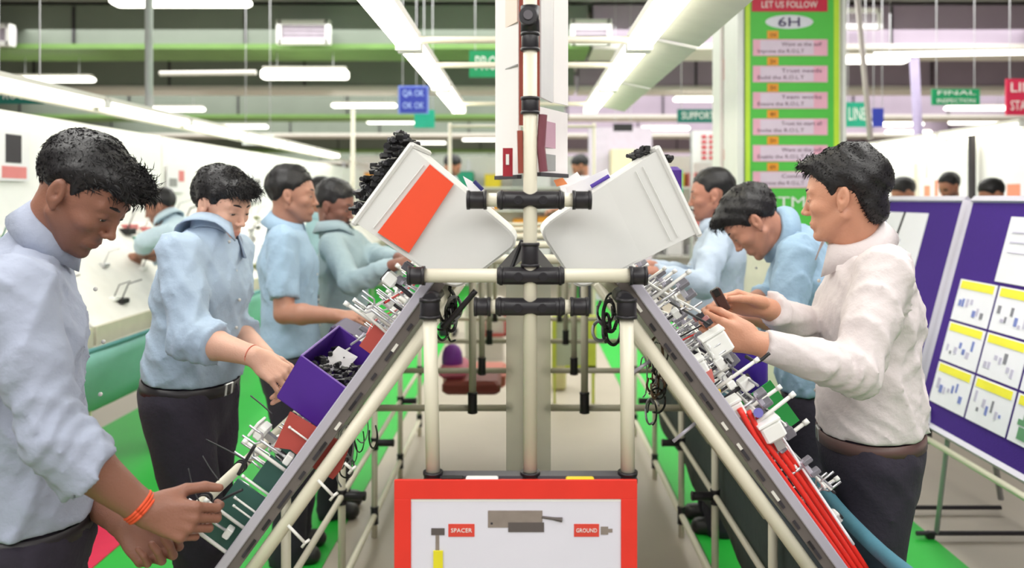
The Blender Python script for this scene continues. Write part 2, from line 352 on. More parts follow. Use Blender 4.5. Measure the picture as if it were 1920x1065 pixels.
# ------------------------------------------------------------------ neighbouring line on the left
nl_board = M('pale_work_board', (232, 230, 224), .6, var=.14, scale=9, bump=.2, bscale=22)
teal_m = M('teal_cloth', (134, 190, 180), .75, var=.16, scale=5, bump=.3, bscale=9)
t = thing('assembly_line', (-2.7, 8, 0), 'white sloping assembly line with teal cloth trough beyond the left aisle', 'assembly line')
for k in range(6):
    y0 = 2.2+k*2.0; y1 = y0+1.97
    obj('board_panel', MB().slab([(-2.28, y0, .86), (-2.28, y1, .86), (-2.78, y1, 1.36), (-2.78, y0, 1.36)], .03), nl_board, t)
    obj('upright_screen', MB().box((-2.85, y0, 1.3), (-2.81, y1, 2.02)), M('white_screen', (244, 244, 242), .7, var=.04), t)
    obj('tray_edge', MB().box((-2.32, y0, .77), (-2.25, y1, .87)), M('tray_edge', (206, 200, 180), .6, var=.12), t)
    obj('leg', MB().tube([(-2.35, y0+.1, 0), (-2.35, y0+.1, .8)], .018, 8), pipe_m, t, True); obj('leg', MB().tube([(-2.78, y0+.1, 0), (-2.78, y0+.1, 1.32)], .018, 8), pipe_m, t, True)
prof = [(-2.235, .77), (-2.20, .75), (-2.205, .69), (-2.235, .6), (-2.26, .5), (-2.31, .41), (-2.4, .36)]
cl = MB(); ny = 70; vs = []
for j in range(ny+1):
    for q, (x, z) in enumerate(prof): vs.append((x+.010*math.sin(j*1.1+q)*(q > 1), 2.2+12*j/ny, z+.008*math.sin(j*.8+q*.7)))
cl.add(vs, [(j*7+q, j*7+q+1, j*7+q+8, j*7+q+7) for j in range(ny) for q in range(6)])
o = obj('cloth_trough', cl, teal_m, t, True); md = o.modifiers.new('s', 'SOLIDIFY'); md.thickness = .006
obj('rolled_hem', MB().tube([(-2.215+.005*math.sin(j), 2.2+j*.3, .765) for j in range(41)], .014, 8), M('teal_hem', (80, 140, 140), .7), t, True)
obj('top_rail', MB().tube([(-2.8, 2.2, 2.12), (-2.8, 14.2, 2.12)], .022, 8), shade_m, t, True)
# sorting trays and parts on that line
cols = [M('c_grey', (150, 150, 150)), M('c_olive', (120, 128, 84)), black_m, white_m, st, M('c_rose', (220, 130, 130)), steel_m]
def wirejig(cx, cy, cz, nx, k, grp, lab, sc=1.0):
    r = random; mb = MB()
    m = cols[k % len(cols)]
    t = thing('wire_jig', (cx, cy, cz), lab, 'jig', grp)
    obj('jig_block', MB().obox((cx, cy, cz+.01*sc), (1, 0, 0), (0, 1, 0), (0, 0, 1), .022*sc, .03*sc, .012*sc, bev=.003), m, t)
    obj('wire_hook', MB().tube([(cx, cy, cz+.02*sc), (cx+nx*.03*sc, cy, cz+.09*sc), (cx+nx*.09*sc, cy+.01, cz+.11*sc)], .003*sc, 6), [steel_m, dark_m][k % 2], t, True)
for k in range(110):
    y = 2.9+random.random()**1.7*7; f = random.random()
    wirejig(-2.33-.42*f, y, .93+.42*f, 1, k, 'wire jigs on the left neighbouring line', 'small wire jig on the white sloping board beyond the left aisle', random.uniform(.9, 1.9))
# posters on the left screens
def poster(x, y, z, w, h, nx, mats, lab):
    t = thing('poster', (x, y, z), lab, 'poster')
    obj('sheet', MB().box((x-.002, y-w/2, z-h/2), (x+.002, y+w/2, z+h/2)), paper_m, t)
    for k, (u0, v0, u1, v1, m) in enumerate(mats):
        obj('printed_field', MB().box((x+nx*.003-.001, y-w/2+w*u0, z-h/2+h*v0), (x+nx*.003+.001, y-w/2+w*u1, z-h/2+h*v1)), m, t)
poster(-2.79, 4.35, 1.78, .3, .28, 1, [(.3, .35, .75, .9, dark_m), (.2, .05, .9, .28, cols[5])], 'white poster with a dark photograph on the left screen')
poster(-2.79, 4.7, 1.5, .2, .12, 1, [(.1, .2, .9, .8, M('c_red', (190, 70, 70)))], 'small reddish label on the left screen')
poster(-2.79, 4.9, 1.42, .5, .09, 1, [(.0, .3, 1, .8, st)], 'teal strip label on the left screen above the nearest worker')
poster(-2.79, 5.4, 1.66, .3, .2, 1, [(.1, .2, .5, .7, cols[4]), (.6, .2, .9, .7, cols[5])], 'pale poster with two coloured fields on the left screen')
poster(-2.79, 6.4, 1.7, .34, .22, 1, [(.1, .2, .5, .5, cols[0]), (.6, .4, .9, .8, cols[5])], 'pale poster on the left screen behind the second worker')
poster(-2.79, 8.2, 1.65, .5, .3, 1, [(.1, .2, .4, .8, cols[4]), (.5, .3, .9, .8, cols[0])], 'far pale poster on the left screen with a teal field')
# ------------------------------------------------------------------ neighbouring line on the right
t = thing('assembly_line', (4.1, 10, 0), 'white screened assembly line behind the purple pinboards', 'assembly line')
for k in range(4):
    y0 = 5.9+k*2.2; y1 = y0+2.15
    obj('upright_screen', MB().box((4.05, y0, 1.25), (4.09, y1, 2.1)), M('white_screen'), t)
    obj('board_panel', MB().slab([(3.4, y0, .95), (3.4, y1, .95), (4.0, y1, 1.35), (4.0, y0, 1.35)], .03), nl_board, t)
    obj('leg', MB().tube([(3.45, y0+.1, 0), (3.45, y0+.1, .94)], .02, 8), pipe_m, t); obj('leg', MB().tube([(4.0, y0+.1, 0), (4.0, y0+.1, 1.9)], .02, 8), pipe_m, t)
poster(4.03, 7.9, 1.62, .6, .24, -1, [(.1, .1, .25, .8, M('c_coral', (244, 150, 120))), (.35, .1, .45, .9, M('c_coral')), (.6, .1, .8, .7, M('c_coral'))], 'white poster with coral bars on the right screen')
poster(4.03, 6.6, 1.6, .3, .3, -1, [(.2, .1, .8, .7, M('c_coral'))], 'white poster with one coral field on the right screen')
tag(obj('screen_post', MB().box((3.96, 7.1, .0), (4.0, 7.16, 2.1)), dark_m), 'dark post between the two white screens on the right', 'post')
# white screen behind center right
t = thing('display_board', P(1325, 300, 9.0), 'white display board with rows of red dots left of the banner', 'notice board')
a = P(1298, 245, 9.0); b = P(1350, 305, 9.0)
obj('sheet', MB().box((a.x, 9, b.z), (b.x, 9.03, a.z)), paper_m, t)
for i in range(5):
    for j in range(2):
        c = P(1320+j*14, 256+i*10, 8.99); obj('red_dot', MB().box((c.x-.025, 8.985, c.z-.015), (c.x+.025, 8.995, c.z+.015)), M('c_red2', (214, 50, 70)), t)
for k in (0, 1): obj('leg', MB().tube([(a.x if k else b.x, 9.02, 0), (a.x if k else b.x, 9.02, a.z)], .02, 8), steel_m, t)
# far right of center: pale partitions
t = thing('partition', (1.5, 12, 0), 'pale lilac partition wall with cream cupboard far behind the right crate', 'partition')
obj('panel', MB().box((.95, 12, 0), (1.9, 12.1, 2.6)), M('partition_lilac', (214, 202, 220), .7), t)
obj('cupboard', MB().box((1.25, 11.6, 0), (1.6, 11.95, 2.25)), M('cupboard_cream', (226, 214, 184), .7), t)
obj('green_box', MB().box((1.62, 11.5, 1.85), (1.78, 11.7, 2.15)), M('green_box', (80, 190, 70)), t)
obj('teal_box', MB().box((2.0, 11.7, 1.6), (2.3, 11.9, 1.95)), st, t)
t = thing('parts_rack', (0.0, 14, 0), 'far white rack crammed with pale bins behind the crates', 'rack')
for s in range(4): obj('shelf', MB().box((-3.2, 14, .5+s*.4), (3.4, 14.5, .53+s*.4)), white_m, t)
obj('back_sheet', MB().box((-3.2, 14.5, 0), (3.4, 14.55, 2.3)), M('white_screen'), t)
for k in range(7): obj('upright', MB().box((-3.2+k*1.09, 14, 0), (-3.16+k*1.09, 14.04, 2.2)), steel_m, t)
k = 0
for s in range(4):
    for q in range(14):
        x = -3.0+q*.45+random.random()*.1; cn_, m = random.choice([('white', white_m), ('off white', paper_m), ('pale', paper_m), ('grey', cols[0]), ('rose', cols[5]), ('teal', st), ('orange', M('banner_orange')), ('yellow', yellow_m)])
        k += 1; tag(obj('bin', MB().box((x, 13.98, .53+s*.4), (x+.28, 14.4, .53+s*.4+.16+.12*random.random()), bev=.01), m), '%s bin, %s from the left on the %s shelf of the far rack' % (cn_, 'first second third fourth fifth sixth seventh eighth ninth tenth eleventh twelfth thirteenth fourteenth'.split()[q], ['lowest', 'second', 'third', 'top'][s]), 'bin', 'bins on the far rack')
# ------------------------------------------------------------------ pinboards on the right
pin_m = M('purple_felt', (62, 22, 132), .85, var=.12, scale=60, bump=.2, bscale=200)
Xb, Zb, Xt, Zt = 1.83, .52, 2.10, 1.535
def pb(y, v, off=0.0):   # v 0 bottom .. 1 top on the leaning pinboard plane, off towards the aisle
    n = Vector((-(Zt-Zb), 0, Xt-Xb)).normalized()
    return Vector((Xb+(Xt-Xb)*v, y, Zb+(Zt-Zb)*v))+n*off
def pinboard(y0, y1, lab):
    t = thing('pinboard', ((Xb+Xt)/2, (y0+y1)/2, 0), lab, 'pinboard')
    obj('felt_panel', MB().slab([pb(y0, 0), pb(y1, 0), pb(y1, 1), pb(y0, 1)], .02), pin_m, t)
    for a, b in (((y0, 0), (y0, 1)), ((y1, 0), (y1, 1)), ((y0, 0), (y1, 0)), ((y0, 1), (y1, 1))):
        obj('frame_bar', MB().tube([pb(a[0], a[1]), pb(b[0], b[1])], .022, 4), alu_m, t)
    for y in (y0+.12, y1-.12):
        obj('leg', MB().tube([pb(y, .4, -.03), (Xb+.03, y, .03)], .011, 8), M('leg_grey', (176, 174, 178), .5), t, True)
        obj('foot_bar', MB().tube([(Xb-.06, y, .03), (Xb+.5, y, .03)], .011, 8), dark_m, t, True)
        obj('rear_strut', MB().tube([pb(y, .95, -.03), (Xb+.5, y, .07)], .014, 8), M('leg_grey'), t, True)
        obj('castor', MB().tube([(Xb+.0, y-.012, .02), (Xb+.0, y+.012, .02)], .019, 12), black_m, t)
        obj('bracket', MB().box((Xb-.03, y-.02, .44), (Xb+.0, y+.02, .53)), joint_m, t)
        obj('bracket_cap', MB().tube([(Xb-.015, y, .53), (Xb-.015, y, .60)], .017, 8), white_m, t)
    obj('base_rail', MB().tube([(Xb-.02, y0, .463), (Xb-.02, y1, .463)], .014, 10), pipe_m, t, True)
    return t
pinboard(3.80, 5.12, 'purple pinboard with white sheets behind the man in the white shirt')
pinboard(1.5, 3.74, 'nearer purple pinboard covered with rows of yellow headed sheets')
blue_m = M('print_blue', (120, 132, 200)); grey_pm = M('print_grey', (130, 128, 140)); pgreen = M('print_green', (96, 150, 110)); ppink = M('print_pink', (206, 92, 130)); py_m = M('print_yellow', (246, 236, 60), .6, var=.1)
shw = M('sheet_white', (240, 238, 248), .8, var=.05)
def sheet(y0, y1, v0, v1, lab, head=None, prints=(), tilt=0.0):
    t = thing('paper_sheet', pb((y0+y1)/2, v0, .012), lab, 'paper')
    q = lambda u, v, o: pb(y1+(y0-y1)*u, v0+(v1-v0)*v+tilt*(u-.5), o)
    obj('sheet', MB().slab([q(0, 0, .014), q(1, 0, .014), q(1, 1, .014), q(0, 1, .014)], .003), shw, t)
    if head: obj('yellow_heading', MB().slab([q(.06, .78, .017), q(.94, .78, .017), q(.94, .97, .017), q(.06, .97, .017)], .002), py_m, t)
    for (u0, w0, u1, w1, m) in prints:
        obj('printed_figure', MB().slab([q(u0, w0, .017), q(u1, w0, .017), q(u1, w1, .017), q(u0, w1, .017)], .002), m, t)
rr = random.Random(5)
names = {0: 'bottom', 1: 'middle', 2: 'upper'}
for r, (v0, v1) in enumerate([(.10, .275), (.285, .455), (.465, .645)]):
    ys = [3.66, 3.36, 3.07, 2.79, 2.52, 2.26, 2.01, 1.77]
    for k in range(7):
        a, b = ys[k+1]+.008, ys[k]-.008
        pr = []
        for q in range(7):
            u_ = .1+.11*q+.02*rr.random(); w_ = .15+.3*rr.random(); pr.append((u_, w_, u_+.04+.04*rr.random(), w_+.06+.2*rr.random(), rr.choice([grey_pm, blue_m, M('print_pale', (196, 190, 214)), M('print_pale'), M('print_pale')])))
        if r == 0 and k == 2: pr = [(.2, .1, .45, .35, pgreen), (.15, .38, .5, .5, pgreen), (.25, .5, .42, .72, pgreen), (.6, .1, .9, .3, ppink), (.62, .34, .85, .5, ppink), (.68, .5, .8, .74, grey_pm)]
        sheet(a, b, v0, v1, 'yellow headed sheet in the %s row of the nearer pinboard, %s from its far end' % (names[r], ['first', 'second', 'third', 'fourth', 'fifth', 'sixth', 'seventh'][k]), True, pr)
sheet(3.02, 3.40, .66, .93, 'plain pale sheet high on the nearer pinboard, far one of two', None, [(.1, .75, .7, .77, M('print_pale')), (.1, .6, .5, .62, M('print_pale')), (.1, .45, .8, .46, M('print_pale'))])
sheet(2.60, 3.00, .66, .93, 'plain pale sheet high on the nearer pinboard, near one of two', None, [(.1, .75, .7, .77, M('print_pale')), (.1, .6, .5, .62, M('print_pale')), (.1, .45, .8, .46, M('print_pale'))])
tag(obj('paper_label', MB().slab([pb(2.95, .94, .016), pb(2.75, .94, .016), pb(2.75, .99, .016), pb(2.95, .99, .016)], .003), py_m), 'small yellow label at the top of the nearer pinboard', 'label')
sheet(4.1, 4.55, .42, .93, 'large white sheet on the farther pinboard beside its right edge', None, [(.1, .7, .5, .72, M('print_pale')), (.1, .6, .7, .62, M('print_pale')), (.1, .5, .6, .52, M('print_pale'))])
sheet(4.58, 5.1, .42, .93, 'large white sheet in the middle of the farther pinboard', None, [(.1, .7, .6, .72, M('print_pale')), (.1, .6, .4, .62, M('print_pale'))])
tag(obj('marker_pen', MB().tube([P(1697, 398, 3.72), P(1680, 445, 3.72)], .005, 8), dark_m), 'dark marker pen clipped between the sheets of the farther pinboard', 'pen')
# ------------------------------------------------------------------ the A frame work stand in the middle
cx = .012; D0 = 1.62; CRX, CRZ = .205, 1.372
def Tn(s): return Vector((s*.588, 0, -.809))
def Nn(s): return Vector((s*.809, 0, .588))
def BP(s, t, n, y): return Vector((cx+s*CRX, y, CRZ))+Tn(s)*t+Nn(s)*n
YP = 1.56
def fp(px, py): return P(px, py, YP)
st_ = thing('assembly_stand', (cx, 3.4, 0), 'A shaped stand of ivory pipes with black joints carrying two sloping boards', 'work stand')
def pipe(a, b, r=.0138, nm='pipe', m=None): return obj(nm, MB().tube([a, b], r, 14), m or pipe_m, st_, True)
def sleeve(a, b, r=.0175, detail=False):
    a = Vector(a); b = Vector(b); u = (b-a).normalized(); mb = MB()
    mb.tube([a, a+u*.004, b-u*.004, b], [r-.002, r, r, r-.002], 16)
    for e in (a, b): mb.tube([e+(b-a)*(.06 if e == a else -.06)-u*.003, e+(b-a)*(.06 if e == a else -.06)+u*.003], r+.0015, 16)
    if detail:
        c = (a+b)/2
        for k in (-1, 1): mb.tube([c+u*.024*k+Vector((0, -r-.0035, 0)), c+u*.024*k+Vector((0, -r+.004, 0))], .0085, 12); mb.tube([c+u*.024*k+Vector((0, -r-.005, 0)), c+u*.024*k+Vector((0, -r, 0))], .0045, 6)
        mb.obox(c+Vector((0, -r+.002, 0)), u, (0, 1, 0), (0, 0, 1), .05, .003, .011, bev=.001)
    return obj('joint', mb, joint_m, st_, True)
# front frame
pipe(fp(994, -120), fp(994, 893)); pipe(fp(806, 590), fp(812, 893)); pipe(fp(1175, 590), fp(1177, 893))
pipe(fp(780, 517)+Vector((0, .002, 0)), fp(1205, 517)+Vector((0, .002, 0))); pipe(fp(890, 375), fp(1100, 375)); pipe(fp(900, 575), fp(1095, 575))
sleeve(fp(932, 517), fp(1058, 517), detail=True); sleeve(fp(932, 375), fp(1058, 375), detail=True); sleeve(fp(929, 575), fp(1059, 575), detail=True)
sleeve(fp(766, 517), fp(796, 517)); sleeve(fp(1181, 517), fp(1212, 517)); sleeve(fp(876, 375), fp(912, 375)); sleeve(fp(1074, 375), fp(1108, 375))
sleeve(fp(890, 575), fp(919, 575)); sleeve(fp(1070, 575), fp(1103, 575))
for a, b in ((62, 95), (183, 213), (455, 500)): sleeve(fp(994, a), fp(994, b), .017)
for x in (806, 1175):
    sleeve(fp(x, 560), fp(x, 596), .0195); k = -1 if x < 900 else 1
    pipe(fp(x, 566), fp(x, 566)+Vector((0, .12, 0)), .0165, 'joint_arm', joint_m)
for x in (812, 994, 1177): sleeve(fp(x, 885), fp(x, 902), .018)
bl = obj('tool_ledge', MB().box((fp(803, 0).x, YP-.01, fp(0, 903).z), (fp(1193, 0).x, YP+.02, fp(0, 889).z)), M('ledge_grey', (86, 84, 90), .5), st_)
# rest of the front posts down to the floor
for x in (812, 994, 1177): pipe((fp(x, 0).x, YP+.03, 0), (fp(x, 0).x, YP+.03, fp(0, 900).z))
# sloping rails, boards
for s in (-1, 1):
    for yk, y in enumerate((1.62, 2.3, 3.0, 3.65, 4.4, 5.2)):
        c = BP(s, .42, .006, y)
        obj('rail', MB().obox(c, Tn(s), Nn(s), (0, 1, 0), .44, .010, .012, bev=.002), alu_m, st_)
        if yk == 0:
            obj('rail_slot', MB().obox(BP(s, .42, -.014, y+.002), Tn(s), Nn(s), (0, 1, 0), .44, .010, .009), M('slot_brown', (104, 96, 92), .6), st_)
            for k in range(20): obj('slot_clip', MB().obox(BP(s, .04+k*.041+.01*(k % 3), -.017, y-.008), Tn(s), Nn(s), (0, 1, 0), .007+.006*random.random(), .003, .003), random.choice([dark_m, dark_m, shade_m, joint_m]), st_)
        pipe(BP(s, .05, -.047, y+.005), BP(s, .88, -.047, y+.005), .0142)
        xo = cx+s*.70
        if yk: 
            pipe((xo, y, 0), (xo, y, BP(s, .80, -.03, y).z)); 
            if yk > 1: pipe((cx+s*.21, y, .76), (cx+s*.21, y, CRZ-.03), m=M('grey_pipe2', (190, 184, 166), .45)); sleeve((cx+s*.21, y, .74), (cx+s*.21, y, .82)); pipe((xo, y+.02, .755), (cx+s*.06, y+.02, .755), .0125, m=M('grey_pipe2'))
            sleeve((xo, y, .40), (xo, y, .455)); sleeve((xo, y, .43), (xo-s*.09, y, .43), .016); sleeve((xo, y, .06), (xo, y, .14))
        else:
            pipe((xo, y+.04, 0), (xo, y+.04, BP(s, .80, -.03, y).z))
        for k in range(9 if yk == 0 else 0):
            pass
    for k in range(4):
        obj('board_panel', MB().obox(BP(s, .42, -.008, 1.62+.9*k+.45), Tn(s), Nn(s), (0, 1, 0), .42, .006, .435), M('board_grey', (196, 196, 192), .6, var=.1), st_)
    pipe(BP(s, .02, -.03, 1.6), BP(s, .02, -.03, 5.2)); pipe((cx+s*.70, 1.6, .10), (cx+s*.70, 5.2, .10)); pipe((cx+s*.70, 2.2, .43), (cx+s*.70, 5.2, .43), .011)
    if s < 0:
        pipe(BP(s, .70, .128, 1.68), BP(s, .70, .128, 2.7), .0125); 
        for k in range(4): sleeve(BP(s, .70, .128, 1.76+k*.22), BP(s, .70, .128, 1.775+k*.22), .014)
    else: pipe(BP(s, .80, -.02, 1.3), BP(s, .80, -.02, 4.4), .02, m=M('slate_pipe', (70, 80, 88), .6))
for y in (2.3, 3.0, 3.65, 4.4, 5.2):
    pipe((cx, y, 0), (cx, y, 2.3), .0138, m=M('grey_pipe2')); pipe((cx-.24, y, CRZ-.0), (cx+.24, y, CRZ-.0))
obj('clear_sheet', MB().box((cx-.068, 2.33, .1), (cx+.062, 2.335, 1.33)), M('clear_grey', (214, 216, 208), .3, trans=.8), st_)
# cloth trough and skirt at the right lower edge
skirt_m = M('dark_cloth', (62, 74, 72), .85, var=.3, scale=7, bump=.25, bscale=30); rim_m = M('teal_rim', (70, 124, 142), .75, var=.2, bump=.3, bscale=24); gut_m = M('slate_cloth', (48, 70, 84), .8, var=.25, scale=6, bump=.3, bscale=18)
t = thing('cloth_trough', (cx+.76, 2.8, .3), 'slate cloth trough with rolled teal rim hanging along the right board', 'cloth trough')
ny = 30
def clothsheet(prof, y0, y1, wob=.012):
    m = len(prof); vs = []
    for j in range(ny+1):
        for q, (x, z) in enumerate(prof):
            w = wob*(0 if q == 0 else 1); vs.append((cx+x+w*math.sin(j*.9+q*1.3), y0+(y1-y0)*j/ny, z+w*math.sin(j*.63+q)))
    return MB().add(vs, [(j*m+q, j*m+q+1, (j+1)*m+q+1, (j+1)*m+q) for j in range(ny) for q in range(m-1)])
o = obj('skirt', clothsheet([(.70, .705), (.735, .62), (.745, .5), (.75, .38), (.755, .26)], 1.3, 4.6), skirt_m, t, True); o.modifiers.new('s', 'SOLIDIFY').thickness = .004
o = obj('gutter', clothsheet([(.745, .80), (.765, .70), (.79, .60), (.775, .55), (.755, .58), (.735, .68)], 1.3, 3.0, .008), gut_m, t, True); o.modifiers.new('s', 'SOLIDIFY').thickness = .004
obj('rolled_rim', MB().tube(smoothcurve([(cx+.735+.006*math.sin(j*1.7), 1.3+j*.19, .81+.005*math.sin(j*2.1)) for j in range(10)], 4), .017, 10), rim_m, t, True)
# ------------------------------------------------------------------ red framed board
YR = 1.535
def rp(px, py, dy=0): return P(px, py, YR)-Vector((0, dy, 0))
t = thing('notice_board', rp(967, 1110), 'white notice board in a wide red frame on the end of the stand', 'notice board')
def rb(x0, y0, x1, y1, d0, d1): a = rp(x0, y0); b = rp(x1, y1); return MB().obox(((a.x+b.x)/2, YR-(d0+d1)/2, (a.z+b.z)/2), (1, 0, 0), (0, 1, 0), (0, 0, 1), (b.x-a.x)/2, (d1-d0)/2, (a.z-b.z)/2, bev=.0008)
rfr = M('red_frame', (230, 50, 36), .5, var=.1, scale=20)
obj('back_board', rb(742, 900, 1193, 1290, -.006, .001), rfr, t)
obj('frame_bar', rb(740, 898, 1194, 934, .001, .006), rfr, t); obj('frame_bar', rb(740, 1256, 1194, 1292, .001, .006), rfr, t)
obj('frame_bar', rb(740, 934, 771, 1256, .001, .006), rfr, t); obj('frame_bar', rb(1164, 934, 1194, 1256, .001, .006), rfr, t)
obj('white_sheet', rb(771, 934, 1164, 1256, .001, .003), M('board_sheet', (222, 220, 232), .6, var=.03), t)
obj('sheet_edge', rb(771, 934, 1164, 939, .003, .0035), white_m, t)
mm = M('print_machine', (142, 130, 122), .7, var=.3, scale=40)
obj('printed_machine', rb(915, 956, 1017, 988, .003, .0038), mm, t); obj('printed_machine', rb(953, 978, 1020, 996, .0038, .0044), M('print_mach_dark', (92, 84, 82), .7), t)
obj('printed_handle', MB().tube([rp(1016, 968, .0035), rp(1038, 971, .0035), rp(1054, 973, .0035)], [.0025, .003, .005], 6), M('print_mach_dark'), t)
for x in (922, 1010): obj('printed_bolt', rb(x-2, 978, x+2, 982, .0038, .0042), dark_m, t)
for x0, x1, tx in ((841, 890, 'SPACER'), (1076, 1123, 'GROUND')):
    obj('red_label', rb(x0, 981, x1, 1005, .003, .004), M('label_red', (222, 70, 56), .6), t)
    text(tx, .011, rp((x0+x1)/2, 993, .005), None, white_m, t, w=.04, ext=.0003)
obj('printed_tool', rb(809, 989, 834, 1002, .003, .004), M('print_mach_dark'), t); obj('printed_tool', rb(817, 1002, 824, 1040, .003, .004), mm, t)
obj('printed_grip', rb(813, 1030, 831, 1110, .004, .006), M('print_grip', (232, 220, 40), .6), t)
obj('printed_knob', rb(1126, 986, 1140, 1001, .003, .004), mm, t); obj('printed_knob', rb(1140, 990, 1148, 997, .003, .004), mm, t)
def on_ledge(x0, x1, y0, y1, m, lab, nm):
    a = fp(x0, y0); b = fp(x1, y1); tag(obj(nm, MB().obox(((a.x+b.x)/2, YP-.02, (a.z+b.z)/2), (1, 0, 0), (0, 1, 0), (0, 0, 1), (b.x-a.x)/2, .007, (a.z-b.z)/2, bev=.002), m), lab, 'label')
on_ledge(830, 871, 886, 898, black_m, 'black tag on the ledge above the red board', 'tag_strip')
on_ledge(875, 935, 887, 898, white_m, 'white tag on the ledge above the red board', 'tag_strip')
on_ledge(1060, 1112, 888, 897, yellow_m, 'yellow tag on the ledge above the red board', 'tag_strip')
# ------------------------------------------------------------------ panels hanging on the center post
def cp(px, py, d=1.6): return P(px, py, d)
def hpanel(x0, x1, ytop, ybot, d0, d1, m, lab, edge=None, nm='hanging_folder', extra=None):
    a = P(x0, ytop, d0); b = P(x1, ytop, d1); hz = P(x0, ybot, d0).z
    t = thing(nm, (a+b)/2, lab, 'folder')
    obj('panel', MB().slab([(a.x, a.y, hz), (b.x, b.y, hz), (b.x, b.y, a.z), (a.x, a.y, a.z)], .006), m, t)
    if edge: obj('bottom_edge', MB().slab([(a.x, a.y-.005, hz-.006), (b.x, b.y-.005, hz-.006), (b.x, b.y-.005, hz+.002), (a.x, a.y-.005, hz+.002)], .01), edge, t)
    for (v0, v1, mm_) in (extra or []):
        za = hz+(a.z-hz)*v0; zb = hz+(a.z-hz)*v1
        obj('printed_band', MB().slab([(a.x+.004, a.y-.006, za), (b.x-.004, b.y-.006, za), (b.x-.004, b.y-.006, zb), (a.x+.004, a.y-.006, zb)], .002), mm_, t)
    return t
sheet_w = M('folder_white', (236, 232, 230), .6, var=.05, scale=8); rust = M('rust_strip', (150, 66, 52), .6, var=.15)
hpanel(931, 974, -120, 332, 1.72, 1.62, sheet_w, 'tall white folder hanging left of the center post', dark_m, extra=[(.43, .435, M('c_grey')), (.6, .98, M('folder_peach', (240, 218, 204)))])
hpanel(973, 985, -120, 235, 1.60, 1.60, rust, 'rust coloured strip left of the center post', nm='hanging_strip')
hpanel(1005, 1012, -120, 210, 1.60, 1.60, rust, 'rust coloured strip right of the center post', nm='hanging_strip')
hpanel(1012, 1035, -120, 182, 1.62, 1.72, M('folder_grey', (206, 204, 206), .5), 'grey folder hanging right of the center post', nm='hanging_folder')
hpanel(1036, 1063, -120, 192, 1.74, 1.8, sheet_w, 'white folder hanging to the right of the grey folder', nm='hanging_folder')
hpanel(1010, 1062, 200, 325, 1.62, 1.75, M('folder_clear', (232, 226, 226), .5), 'white pocket with dark clip low on the right of the center post', dark_m, extra=[(.05, .3, M('c_grey')), (.4, .8, M('folder_mauve', (190, 150, 168)))])
tag(obj('red_card', MB().box((fp(942, 0).x, 1.585, fp(0, 330).z), (fp(961, 0).x, 1.59, fp(0, 276).z)), M('card_red', (166, 26, 44), .5)), 'narrow dark red card hanging at the foot of the left white folder', 'card')
obj('card_mark', MB().box((fp(948, 0).x, 1.582, fp(0, 308).z), (fp(954, 0).x, 1.585, fp(0, 288).z)), white_m, [o for o in COL.objects if o.name.startswith('red_card')][0])
tag(obj('marker_pen', MB().tube([fp(975, 245), fp(977, 325)], .006, 8), rust), 'rust brown marker hanging left of the center post', 'pen')
tag(obj('marker_pen', MB().tube([fp(1018, 215), fp(1014, 275), fp(1019, 322)], .0085, 8), M('mauve_brown', (120, 62, 74))), 'mauve brown glove tip hanging right of the center post', 'glove')
kb = thing('hand_wheel', fp(990, 37), 'black round clamp knob at the top of the center post', 'knob')
obj('knob', MB().tube([fp(990, 37)+Vector((0, -.012, 0)), fp(990, 37)+Vector((0, -.04, 0))], .017, 20), joint_m, kb, True)
obj('knob_face', MB().tube([fp(990, 37)+Vector((0, -.04, 0)), fp(990, 37)+Vector((0, -.044, 0))], .009, 16), M('knob_grey', (96, 92, 98)), kb, True)
obj('collar', MB().tube([fp(994, 12), fp(994, 60)], .0185, 16), joint_m, kb, True)
